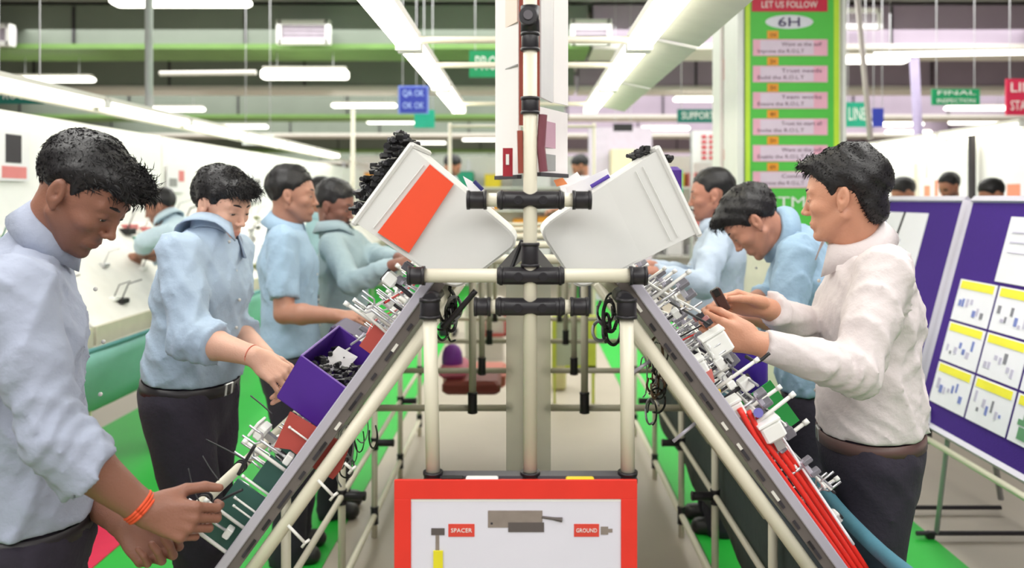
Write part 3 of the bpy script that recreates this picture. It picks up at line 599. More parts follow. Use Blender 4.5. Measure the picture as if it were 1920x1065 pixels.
# ------------------------------------------------------------------ the two crates
def crate(s, corners, lab, yf=1.635, depth=.30, band=None, seam=True):
    c = [P(x, y, yf) for x, y in corners]     # rim top, rim bottom, base bottom, base top of the end wall nearest the camera
    t = thing('crate', (c[0]+c[1]+c[2]+c[3])/4, lab, 'crate')
    dy = Vector((0, depth, 0)); w = MB(); cen = (c[0]+c[1]+c[2]+c[3])/4
    def rc(pts, r=.16, n=5):  # round the two base corners
        out = [pts[0], pts[1]]
        for k in (2, 3):
            p, a, b = pts[k], pts[k-1], pts[(k+1) % 4]; u = p+(a-p)*r; v = p+(b-p)*r
            for i in range(n+1): q = i/n; out.append((u*(1-q)+p*q)*(1-q)+(p*(1-q)+v*q)*q)
        return out
    o1 = rc(c); inn = [p+(cen-p)*.035 for p in o1]; n = len(o1)
    inn[0] = c[0]+(c[1]-c[0])*.03; inn[1] = c[1]+(c[0]-c[1])*.03
    tp = .012
    nf = [p+Vector((0, tp*(1 if i > 1 else 0), 0)) for i, p in enumerate(o1)]; bk = [p+dy-Vector((0, tp*(1 if i > 1 else 0), 0)) for i, p in enumerate(o1)]
    nfi = [p+Vector((0, .006, 0)) for p in inn]; bki = [p+dy-Vector((0, .006, 0)) for p in inn]
    vs = nf+bk+nfi+bki; fs = [tuple(range(n)), tuple(range(2*n-1, n-1, -1)), tuple(range(3*n-1, 2*n-1, -1)), tuple(range(3*n, 4*n))]
    for i in range(1, n):
        j = (i+1) % n; fs.append((i, n+i, n+j, j)); fs.append((2*n+i, 2*n+j, 3*n+j, 3*n+i))
    fs += [(0, 1, 2*n+1, 2*n), (n, 3*n, 3*n+1, n+1), (0, 2*n, 3*n, n), (1, n+1, 3*n+1, 2*n+1)]
    w.add(vs, fs); obj('body', w, crate_m, t)
    r = MB(); u = (c[1]-c[0]).normalized(); out = ((c[0]-c[3]).normalized()+(c[1]-c[2]).normalized()).normalized()
    ring = [c[0]-u*.004, c[1]+u*.004, c[1]+u*.004+dy, c[0]-u*.004+dy, c[0]-u*.004]
    for i in range(4): r.tube([ring[i]+out*.004, ring[i+1]+out*.004], .0065, 6)
    obj('rim', r, crate_m, t)
    if band:
        b = [P(x, y, yf-.003)+Vector((0, .004, 0)) for x, y in band]; obj('orange_band', MB().slab([p+Vector((0, -.004, 0)) for p in b], .003), orange_m, t)
    ribs = MB()
    for q in (.14, .2):
        a_ = c[0]+(c[3]-c[0])*q; b_ = c[1]+(c[2]-c[1])*q; ribs.tube([a_+(b_-a_)*.06-Vector((0, .001, 0)), b_+(a_-b_)*.06-Vector((0, .001, 0))], .0016, 4)
    if seam: obj('moulded_rib', ribs, crate_m, t)
    return t, c, out
crate(-1, [(772, 277), (668, 418), (853, 548), (980, 452)], 'white crate with an orange band tilted to the left of the center post', band=[(806, 308), (851, 345), (767, 474), (708, 436)])
crate(1, [(1232, 283), (1306, 438), (1085, 548), (1008, 430)], 'plain scuffed white crate tilted to the right of the center post')
# connectors heaped in the crates
cn = thing('black_connector', (0, 0, 0), 'black plastic connector heaped in the mouth of the left crate', 'connector', 'black connectors in the left crate')
hold = Matrix.Identity(4)
h_ = obj('housing', MB().obox((0, 0, 0), (1, 0, 0), (0, 1, 0), (0, 0, 1), .013, .009, .009, bev=.002), black_m, cn)
h2_ = obj('collar', MB().tube([(.008, 0, 0), (.026, 0, 0)], .0075, 8), M('black_plastic2', (38, 36, 42), .4), cn)
chs = [(h_, []), (h2_, [])]
def rmat(p, sc=1.0):
    return Matrix.Translation(p) @ Matrix.Rotation(random.random()*6.28, 4, 'Z') @ Matrix.Rotation(random.random()*6.28, 4, 'X') @ Matrix.Scale(sc, 4)
first = True
for k in range(170):
    q = random.random(); o_ = random.random()**1.4
    base = P(758, 262, 1.66).lerp(P(667, 402, 1.66), q); y = random.random()*.27
    n_ = Vector((-.805, 0, .593)); p = base+Vector((0, y, 0))+n_*(.026*o_+.002+.016*math.sin(q*PI))-n_*.012
    if q < .12: p += Vector((-.010, 0, .012))
    m_ = rmat(p, random.uniform(.5, .8))
    if first: cn.matrix_world = m_; first = False
    else: dup(cn, m_, ch=chs)
for k in range(34):
    p = P(1205, 287, 1.68).lerp(P(1258, 304, 1.68), random.random())+Vector((random.random()*.012, random.random()*.25, random.random()*.012))
    dup(cn, rmat(p, .65), 'black plastic connector spilling over the top of the right crate', group='black connectors in the right crate', ch=chs)
t = thing('purple_bin', P(1262, 340, 1.9), 'purple bin standing behind the top corner of the right crate', 'bin')
a = P(1238, 312, 2.2); b = P(1279, 372, 2.2); obj('body', MB().obox(((a.x+b.x)/2, 2.3, (a.z+b.z)/2), (1, 0, 0), (0, 1, 0), (0, 0, 1), (b.x-a.x)/2, .1, (a.z-b.z)/2, bev=.01), purple_m, t)
obj('support_pipe', MB().tube([(cx, 2.32, 1.555), ((a.x+b.x)/2, 2.32, 1.555)], .011, 10), pipe_m, t, True)
# folded sheets leaning between crates
for pts, lab in (([(868, 330), (905, 352), (928, 392), (885, 372)], 'white folded sheet standing behind the left crate near the post'), ([(1048, 345), (1082, 322), (1104, 352), (1060, 385)], 'white sheet with an orange corner behind the right crate'),
                 ([(1060, 352), (1138, 316), (1150, 345), (1080, 392)], 'long white sheet leaning behind the right crate')):
    dd_ = 1.86 if 'orange' in lab else 1.8; t = thing('paper_sheet', P(pts[0][0], pts[0][1], dd_), lab, 'paper'); obj('sheet', MB().slab([P(x, y, dd_) for x, y in pts], .003), paper_m, t)
tag(obj('purple_pen', MB().tube([P(1108, 350, 1.78), P(1142, 330, 1.78)], .0045, 8), M('print_purple', (84, 60, 160))), 'purple pen lying on the sheets behind the right crate', 'pen')
tag(obj('orange_tag', MB().slab([P(1038, 338, 1.77), P(1055, 333, 1.77), P(1064, 345, 1.77), P(1044, 350, 1.77)], .003), M('tag_orange2', (244, 150, 96))), 'small orange tag behind the post right of center', 'tag')
tag(obj('navy_pen', MB().tube([P(889, 340, 1.78), P(905, 356, 1.78)], .0045, 8), M('print_navy', (40, 40, 110))), 'dark navy pen on the sheet behind the left crate', 'pen')
tag(obj('black_strap', MB().tube(smoothcurve([P(979, 450, 1.59), P(968, 480, 1.59), P(957, 508, 1.585)]), .0042, 8), black_m, None, True), 'short black strap between the left crate and the center post', 'strap')
for s, pts in ((-1, [(935, 500), (975, 455), (990, 478), (960, 503)]), (1, [(1005, 460), (1040, 503), (1020, 503), (1003, 490)])):
    tag(obj('grey_bracket', MB().slab([P(x, y, 1.66) for x, y in pts], .02), M('bracket_grey', (110, 108, 108), .5)), 'grey bracket plate %s of the center post under the crates' % ('left' if s < 0 else 'right'), 'bracket')
# inner sloping support sheets under crates
# ------------------------------------------------------------------ things on the boards
def plate(pts, d, th, m, nm, lab, cat, dn=0.0):
    q = [P(x, y, d+dn*i) for i, (x, y) in enumerate(pts)]
    return tag(obj(nm, MB().slab(q, th), m), lab, cat)
def bplate(s, y, t0, t1, n0, n1, m, nm, lab, cat='plate', th=.006):
    return tag(obj(nm, MB().slab([BP(s, t0, n0, y), BP(s, t1, n0, y), BP(s, t1, n1, y), BP(s, t0, n1, y)], th), m), lab, cat)
t = thing('jig_plate', BP(-1, .40, .0, 1.64), 'red brown jig plate crossing the left rail below the purple bin', 'jig plate')
obj('plate', MB().slab([P(x, y, 1.655) for x, y in ((544, 772), (655, 838), (640, 880), (625, 898), (590, 878), (545, 842), (514, 838))], .006), brown_m, t)
bplate(-1, 1.66, .565, .70, .015, .088, dgreen_m, 'green_plate', 'large dark green plate nearest to the front worker hand')
bplate(-1, 1.67, .49, .555, .015, .062, dgreen_m, 'green_plate', 'middle dark green plate standing on the left board')
bplate(-1, 1.70, .42, .48, .02, .060, dgreen_m, 'green_plate', 'small dark green plate beside the red brown plate')
bplate(-1, 2.30, .02, .16, .03, .10, green_m, 'bright_green_plate', 'bright green plate high on the left board')
bplate(-1, 2.6, -.02, .12, .05, .14, green_m, 'bright_green_plate', 'second bright green plate farther up the left board')
bplate(-1, 1.72, .15, .21, .0, .05, brown_m, 'jig_plate', 'small red brown plate above the purple bin')
bplate(1, 1.95, .44, .56, .03, .15, green_m, 'bright_green_plate', 'bright green plate on the right board beside the purple drum')
# purple bin on the left board
t = thing('purple_bin', BP(-1, .33, .06, 1.85), 'purple open bin full of black clips on the left board', 'bin')
def lb(t_, n_, y_): return BP(-1, t_, n_, y_)
T0, T1, N0, N1, Y0, Y1 = .295, .395, .008, .135, 1.70, 1.99
def wall(p): return MB().slab(p, .005)
obj('wall', wall([lb(T0, N0, Y0), lb(T1, N0+.006, Y0), lb(T1, N1-.01, Y0), lb(T0, N1, Y0)]), purple_m, t)
obj('wall', wall([lb(T0-.02, N0, Y1), lb(T1, N0, Y1), lb(T1, N1-.01, Y1), lb(T0-.02, N1, Y1)]), purple_m, t)
obj('wall', wall([lb(T0, N1, Y0), lb(T1, N1-.01, Y0), lb(T1, N1-.01, Y1), lb(T0-.02, N1, Y1)]), purple_m, t)
obj('wall', wall([lb(T0, N0, Y0), lb(T1, N0, Y0), lb(T1, N0, Y1), lb(T0-.02, N0, Y1)]), purple_m, t)
obj('base', wall([lb(T1, N0, Y0), lb(T1, N1-.01, Y0), lb(T1, N1-.01, Y1), lb(T1, N0, Y1)]), purple_m, t)
obj('rim', MB().tube([lb(T0, N0, Y0), lb(T0, N1, Y0), lb(T0-.02, N1, Y1), lb(T0-.02, N0, Y1), lb(T0, N0, Y0)], .003, 6), M('purple_rim', (128, 96, 176), .5), t)
for k in range(60):
    p = lb(T0+.022-.02*random.random(), N0+.012+.09*random.random()**1.3, Y0+.02+.22*random.random())
    dup(cn, rmat(p, .55), 'small black clip heaped in the purple bin', group='black clips in the purple bin', ch=chs)
tag(obj('paper_slip', MB().slab([lb(T0+.02, .10, 1.80), lb(T0+.03, .05, 1.84), lb(T0+.0, .05, 1.94), lb(T0-.005, .10, 1.90)], .002), paper_m), 'grey white paper slip inside the purple bin', 'paper')
# dark purple bin further on
t = thing('purple_bin', BP(-1, .12, .12, 2.35), 'dark purple bin half hidden behind the open purple bin', 'bin')
a = P(607, 618, 2.45); b = P(668, 650, 2.45); obj('body', MB().obox(((a.x+b.x)/2, 2.55, (a.z+b.z)/2-.03), (.9, 0, -.43), (0, 1, 0), (.43, 0, .9), .055, .09, .05, bev=.008), M('dark_purple', (48, 30, 74), .5), t)
# purple drum on the right
t = thing('purple_drum', P(1405, 690, 2.0), 'round purple tub hanging from the right board below the hands', 'tub')
obj('body', MB().tube([P(1402, 645, 2.06), P(1404, 660, 2.06), P(1408, 730, 2.06), P(1408, 737, 2.06)], [.043, .047, .042, .036], 24), M('tub_purple', (66, 30, 160), .45, var=.12), t, True)
obj('rim', MB().tube([P(1402, 648, 2.06), P(1402, 653, 2.06)], .05, 24), M('tub_purple'), t, True)
# jigs on rods : base, rod, arm, fork
def jig_proto(kind):
    lab = {'fork': 'steel fork jig on the sloping board', 'clamp': 'white clamp jig', 'pin': 'tall pin', 'holder': 'holder'}[kind]
    t = thing(kind+'_jig', (0, 0, 0), lab, 'jig'); ch = []
    X, Y, Z = (1, 0, 0), (0, 1, 0), (0, 0, 1)
    if kind == 'fork':
        ch.append(obj('base', MB().obox((0, 0, .008), X, Y, Z, .012, .012, .008, bev=.002), white_m, t))
        ch.append(obj('rod', MB().tube([(0, 0, .01), (0, 0, .085)], .0035, 8), steel_m, t, True))
        for k in (-1, 1): ch.append(obj('prong', MB().tube([(0, 0, .08), (k*.014, 0, .09), (k*.014, 0, .125)], .0027, 6), steel_m, t, True))
    elif kind == 'clamp':
        ch.append(obj('base', MB().obox((0, 0, .006), X, Y, Z, .015, .010, .006), steel_m, t))
        ch.append(obj('rod', MB().tube([(0, 0, .01), (0, 0, .07)], .005, 8), dark_m, t, True))
        ch.append(obj('block', MB().obox((0, 0, .085), X, Y, Z, .019, .014, .016, bev=.004), white_m, t))
        ch.append(obj('slot', MB().obox((0, 0, .101), X, Y, Z, .008, .015, .003), dark_m, t))
    elif kind == 'pin':
        ch.append(obj('arm', MB().tube([(0, 0, 0), (0, 0, .15)], .0048, 8), M('pale_rod', (224, 222, 216), .4), t, True))
        ch.append(obj('end_cap', MB().tube([(0, 0, .142), (0, 0, .155)], .0065, 8), white_m, t, True))
    else:
        ch.append(obj('post', MB().tube([(0, 0, 0), (0, 0, .09)], .004, 8), steel_m, t, True))
        ch.append(obj('bracket', MB().obox((.012, 0, .09), X, Y, Z, .024, .008, .006, bev=.002), alu_m, t))
        ch.append(obj('cradle', MB().obox((.03, 0, .10), X, Y, Z, .006, .012, .014, bev=.002), M('cradle_grey', (120, 118, 126)), t))
        ch.append(obj('cradle', MB().obox((-.006, 0, .10), X, Y, Z, .006, .012, .014, bev=.002), M('cradle_grey'), t))
    return t, [(c, []) for c in ch]
protos = {k: jig_proto(k) for k in ('fork', 'clamp', 'pin', 'holder')}
used = set()
words = {'fork': 'two pronged steel fork jig', 'clamp': 'white block clamp', 'pin': 'pale straight rod jig', 'holder': 'grey cradle holder jig'}
def placejig(s, kind, t, n, y, ang, tilt, sc):
    Z = Nn(s); X = Tn(s)*s; Y = Z.cross(X)
    R = Matrix((X, Y, Z)).transposed().to_4x4()
    m = Matrix.Translation(BP(s, t, n, y)) @ R @ Matrix.Rotation(ang, 4, 'Z') @ Matrix.Rotation(tilt, 4, 'X') @ Matrix.Scale(sc, 4)
    sd = 'left' if s < 0 else 'right'; zone = 'near' if y < 2.6 else 'far'
    lab = '%s standing on the %s half of the %s board' % (words[kind], zone, sd); grp = '%s jigs on the %s half of the %s board' % (kind, zone, sd)
    root, ch = protos[kind]
    if kind not in used: used.add(kind); root.matrix_world = m; root['label'] = lab; root['group'] = grp
    else: dup(root, m, lab, group=grp, ch=ch)
for s in (-1, 1):
    for k in range(190):
        y = 1.66+3.0*random.random()**1.5; t = .03+.68*random.random()
        if s < 0 and y < 2.05 and .2 < t < .38: continue
        if s < 0 and y < 1.8 and t > .4: continue
        kind = random.choices(['fork', 'clamp', 'pin', 'holder'], [4, 2, 2, 3])[0]
        placejig(s, kind, t, 0, y, random.choice([0, PI/2, .4]), random.uniform(-.12, .12), random.uniform(.5, .95)*(1.0 if y < 2.4 else 1.3))
for t_, y_, sc_ in ((.485, 1.64, .80), (.555, 1.66, .55), (.63, 1.64, .75), (.41, 1.645, .42), (.68, 1.62, .8), (.60, 1.63, .4), (.585, 1.63, .45)): placejig(-1, 'pin', t_, 0, y_, 0, 0, sc_)
for t_, n_, y_ in ((.47, .02, 1.66), (.655, .03, 1.64), (.535, .02, 1.72)): placejig(-1, 'fork', t_, n_, y_, 0, .1, .9)
# white boxes clamped on both boards
def wbox(px, py, d, a, b, ang, lab):
    c = P(px, py, d); t = thing('white_box', c, lab, 'box'); ca, sa = math.cos(ang), math.sin(ang)
    obj('body', MB().obox(c, (ca, 0, sa), (0, 1, 0), (-sa, 0, ca), a, .022, b, bev=.005), white_m, t)
    obj('lid', MB().obox(c+Vector((-sa, 0, ca))*(b+.003), (ca, 0, sa), (0, 1, 0), (-sa, 0, ca), a+.002, .024, .003, bev=.001), white_m, t)
    obj('bracket', MB().obox(c-Vector((-sa, 0, ca))*(b+.012), (ca, 0, sa), (0, 1, 0), (-sa, 0, ca), a*.4, .008, .012), steel_m, t)
wbox(1345, 645, 1.72, .026, .024, .55, 'white box on the right board just under the near hand')
wbox(1313, 690, 1.68, .014, .018, .5, 'small white box with a pink smear on the upper right board')
wbox(1378, 767, 1.68, .017, .017, .5, 'white notched block on the right board beside the green plate')
wbox(1446, 806, 1.66, .023, .019, .5, 'largest white box near the start of the red hose')
wbox(492, 808, 1.72, .016, .012, .9, 'small white block above the outer ivory pipe on the left')
plate([(1318, 700), (1334, 692), (1340, 716), (1322, 722)], 1.66, .006, M('c_rose2', (214, 120, 112)), 'pink_tag', 'pink tag on the right board below the small white box', 'tag')
plate([(1334, 738), (1350, 730), (1352, 744), (1338, 750)], 1.66, .01, yellow_m, 'yellow_clip', 'small yellow clip on the right board', 'clip')
tag(obj('violet_knob', MB().tube([P(1422, 774, 1.66), P(1422, 774, 1.64)], .010, 14), M('violet_knob', (110, 104, 176))), 'round violet knob on the bright green plate', 'knob')
# red hose and cable bundles on the right rail
def hoses(pts_list, m, r, root, nm): 
    for k, p in enumerate(pts_list): obj(nm, MB().tube(smoothcurve(p), r, 8), m if not isinstance(m, list) else m[k % len(m)], root, True)
t = thing('red_hose_bundle', BP(1, .6, .02, 1.66), 'bundle of red hoses lying along the lower right rail', 'hose bundle')
for k in range(4):
    n_ = .018+.013*k; y_ = 1.64+.014*k
    obj('hose', MB().tube(smoothcurve([BP(1, .34+.02*k, n_+.012, y_+.01), BP(1, .42, n_+.002, y_), BP(1, .52, n_+.004*math.sin(k), y_), BP(1, .64, n_, y_), BP(1, .86, n_*.8, y_)]), .0062, 8), red_m, t, True)
tag(obj('pale_hose', MB().tube(smoothcurve([BP(1, .44, .07, 1.68), BP(1, .56, .062, 1.66), BP(1, .70, .055, 1.64)]), .0028, 8), paper_m, None, True), 'thin pale hose beside the red hoses', 'hose')
def harness(s, n, lab, ys, ts, amp=.05):
    t = thing('wire_harness', BP(s, ts, .05, ys[0]), lab, 'wires')
    wm = [M('wire_white', (230, 230, 226), .5), M('wire_black', (30, 30, 34), .5), M('wire_grey', (150, 150, 156), .5), M('wire_red', (190, 50, 50), .5)]
    for k in range(n):
        p = []; ph = random.random()*6; t0 = ts+random.uniform(-.02, .02)
        for j in range(10):
            y = ys[0]+(ys[1]-ys[0])*j/9; p.append(BP(s, t0+amp*math.sin(j*.8+ph), .07+.02*math.sin(j*1.3+ph), y))
        obj('wire', MB().tube(smoothcurve(p, 4), .003, 5), wm[k % 4] if k % 4 != 3 or random.random() < .5 else wm[0], t, True)
for s in (-1, 1):
    sd = 'left' if s < 0 else 'right'
    for i, ts in enumerate((.12, .26, .40, .55)): harness(s, 5, 'wires strung over the jigs of the %s board, %s run down from the crest' % (sd, ['first', 'second', 'third', 'fourth'][i]), (1.9 if s < 0 else 1.66, 4.6), ts)
# loose black wires on the left
def wire(pts, r, m, lab, nm='loose_wire'):
    return tag(obj(nm, MB().tube(smoothcurve(pts), r, 6), m, None, True), lab, 'wire')
wb = M('wire_black'); wg = M('wire_grey')
wire([P(386, 824, 1.7), P(430, 846, 1.68), P(470, 868, 1.66)], .0016, wb, 'thin dark wire sticking out left of the white clamp, topmost of three')
wire([P(380, 855, 1.7), P(395, 880, 1.68), P(410, 900, 1.66)], .0016, wb, 'thin dark wire sticking up above the ivory pipe, middle of three')
wire([P(353, 878, 1.7), P(362, 915, 1.68), P(374, 942, 1.66)], .0016, wb, 'thin dark wire sticking up above the hand, lowest of three')
wire([P(382, 960, 1.62), P(420, 935, 1.62), P(455, 918, 1.62)], .003, wb, 'black wire tied along the outer ivory pipe by the dark green plates')
wire([P(447, 890, 1.62), P(462, 862, 1.62), P(478, 835, 1.62)], .004, wb, 'black strap wound round the outer ivory pipe')
wire([P(470, 742, 1.8), P(490, 758, 1.76), P(512, 778, 1.74)], .0016, wb, 'short dark wire below the second worker hands')
wire([P(1398, 668, 1.72), P(1420, 678, 1.7), P(1443, 662, 1.7)], .004, wb, 'black stick end pointing right across the purple tub')
for k in range(3):
    a = [(596, 900, 625, 930), (540, 985, 572, 1018), (646, 868, 660, 880)][k]
    t = tag(obj('wing_screw', MB().tube([P(a[0], a[1], 1.6), P(a[2], a[3], 1.6)], .0032, 8).tube([P(a[2]-6, a[3]+8, 1.6), P(a[2], a[3], 1.6), P(a[2]+8, a[3]-6, 1.6)], .0032, 6), M('pale_rod'), None, True), 'pale hooked screw sticking out under the left rail, %s' % ['middle one', 'lowest one', 'upper short one'][k], 'screw')
for k, a in enumerate([(1188, 698, 1220, 676), (1262, 828, 1308, 790)]):
    tag(obj('wing_screw', MB().tube([P(a[0], a[1], 1.66), P(a[2], a[3], 1.66)], .004, 8), alu_m, None, True), 'pale rod poking inwards under the right rail, %s' % ['upper one', 'lower one'][k], 'screw')
# cable loops under the crest
def loops(x0, y0, x1, y1, d, n, lab, mats, r=.004):
    t = thing('cable_loops', P((x0+x1)/2, (y0+y1)/2, d), lab, 'cables'); rr_ = random.Random(int(x0))
    for k in range(n):
        c = (rr_.uniform(x0, x1), rr_.uniform(y0, y1)); ra = rr_.uniform(6, 18); rb_ = rr_.uniform(12, 40); a0 = rr_.random()*6
        pts = [P(c[0]+ra*math.cos(a0+q*.75), c[1]+rb_*math.sin(a0+q*.75), d+rr_.uniform(-.05, .12)) for q in range(7)]
        obj('cable', MB().tube(smoothcurve(pts, 5), r*rr_.uniform(.5, 1.1), 6), mats[k % len(mats)], t, True)
loops(826, 560, 866, 630, 1.75, 9, 'loops of dark cable hanging under the left crest', [wb, wg, dark_m, joint_m])
loops(1124, 555, 1150, 640, 1.75, 8, 'loops of grey cable hanging under the right crest', [wb, wg, dark_m])
loops(1205, 660, 1245, 780, 1.9, 16, 'tangle of wires hanging under the right board', [wb, wg, M('wire_brown', (110, 84, 60))], .003)
loops(640, 800, 700, 900, 2.1, 10, 'thin wires hanging under the left board', [wb, wg], .0025)
tag(obj('black_strap', MB().tube(smoothcurve([P(830, 615, 1.66), P(862, 580, 1.66), P(892, 545, 1.66)]), .006, 8), joint_m, None, True), 'black strut slanting under the left crate', 'strut')
# ------------------------------------------------------------------ things seen between the posts
def farbox(px0, py0, px1, py1, d, depth, m, nm, lab, cat, bev=.02):
    a = P(px0, py0, d); b = P(px1, py1, d)
    return tag(obj(nm, MB().obox(((a.x+b.x)/2, d+depth/2, (a.z+b.z)/2), (1, 0, 0), (0, 1, 0), (0, 0, 1), (b.x-a.x)/2, depth/2, (a.z-b.z)/2, bev=bev), m), lab, cat)
pu2 = M('lavender_purple', (142, 62, 178), .5)
tag(obj('purple_dome', MB().tube([P(848, 690, 4.6), P(848, 672, 4.6), P(848, 660, 4.6), P(848, 651, 4.6), P(848, 646, 4.6)], [.058, .06, .055, .042, .02], 16), pu2, None, True), 'purple rounded tub on the pink crate under the stand', 'tub')
farbox(822, 688, 872, 712, 4.5, .3, M('pink_crate', (226, 120, 150), .5), 'pink_crate', 'pink crate under the stand behind the left post', 'crate')
farbox(872, 560, 945, 712, 7.6, .2, M('grey_sheet', (186, 178, 170), .6), 'grey_cabinet', 'grey cabinet with a red framed window far under the stand', 'cabinet')
for a in ((905, 585, 910, 630), (945, 585, 950, 630), (905, 626, 950, 631)): farbox(*a, 7.56, .03, M('c_dkred', (160, 50, 46)), 'red_bar', '%s bar of the dark red frame far under the stand' % ('left upright' if a[0] == 905 and a[3] == 630 else 'right upright' if a[0] == 945 else 'bottom'), 'frame', 0)
farbox(830, 700, 948, 730, 4.7, .35, M('salmon_tray', (226, 128, 112), .5), 'salmon_tray', 'salmon coloured tray under the stand', 'tray')
farbox(828, 716, 938, 742, 4.45, .35, M('maroon_tray', (140, 62, 54), .5), 'maroon_tray', 'maroon tray below the salmon tray', 'tray')
t = thing('clear_screen', P(1100, 690, 6.0), 'yellow green framed clear panel far under the stand right of center', 'frame')
yg = M('yellow_green', (190, 198, 70), .5)
def fb(px0, py0, px1, py1, d, dd): a = P(px0, py0, d); b = P(px1, py1, d); return MB().box((a.x, d, b.z), (b.x, d+dd, a.z))
obj('frame_bar', fb(1035, 592, 1120, 602, 6, .04), yg, t); obj('frame_bar', fb(1102, 600, 1118, 690, 6, .04), yg, t); obj('frame_bar', fb(1060, 686, 1118, 694, 6, .04), yg, t); obj('frame_bar', fb(1035, 600, 1043, 690, 6, .04), yg, t)
obj('leg', fb(1038, 694, 1042, 757, 6, .04), yg, t); obj('leg', fb(1110, 694, 1115, 757, 6, .04), yg, t); obj('pane', fb(1043, 602, 1102, 686, 6.02, .01), M('pale_pane', (176, 180, 160), .5), t)
farbox(1035, 640, 1062, 733, 6.4, .2, M('cream_box', (210, 200, 150)), 'cream_box', 'cream box beside the yellow green frame', 'box')
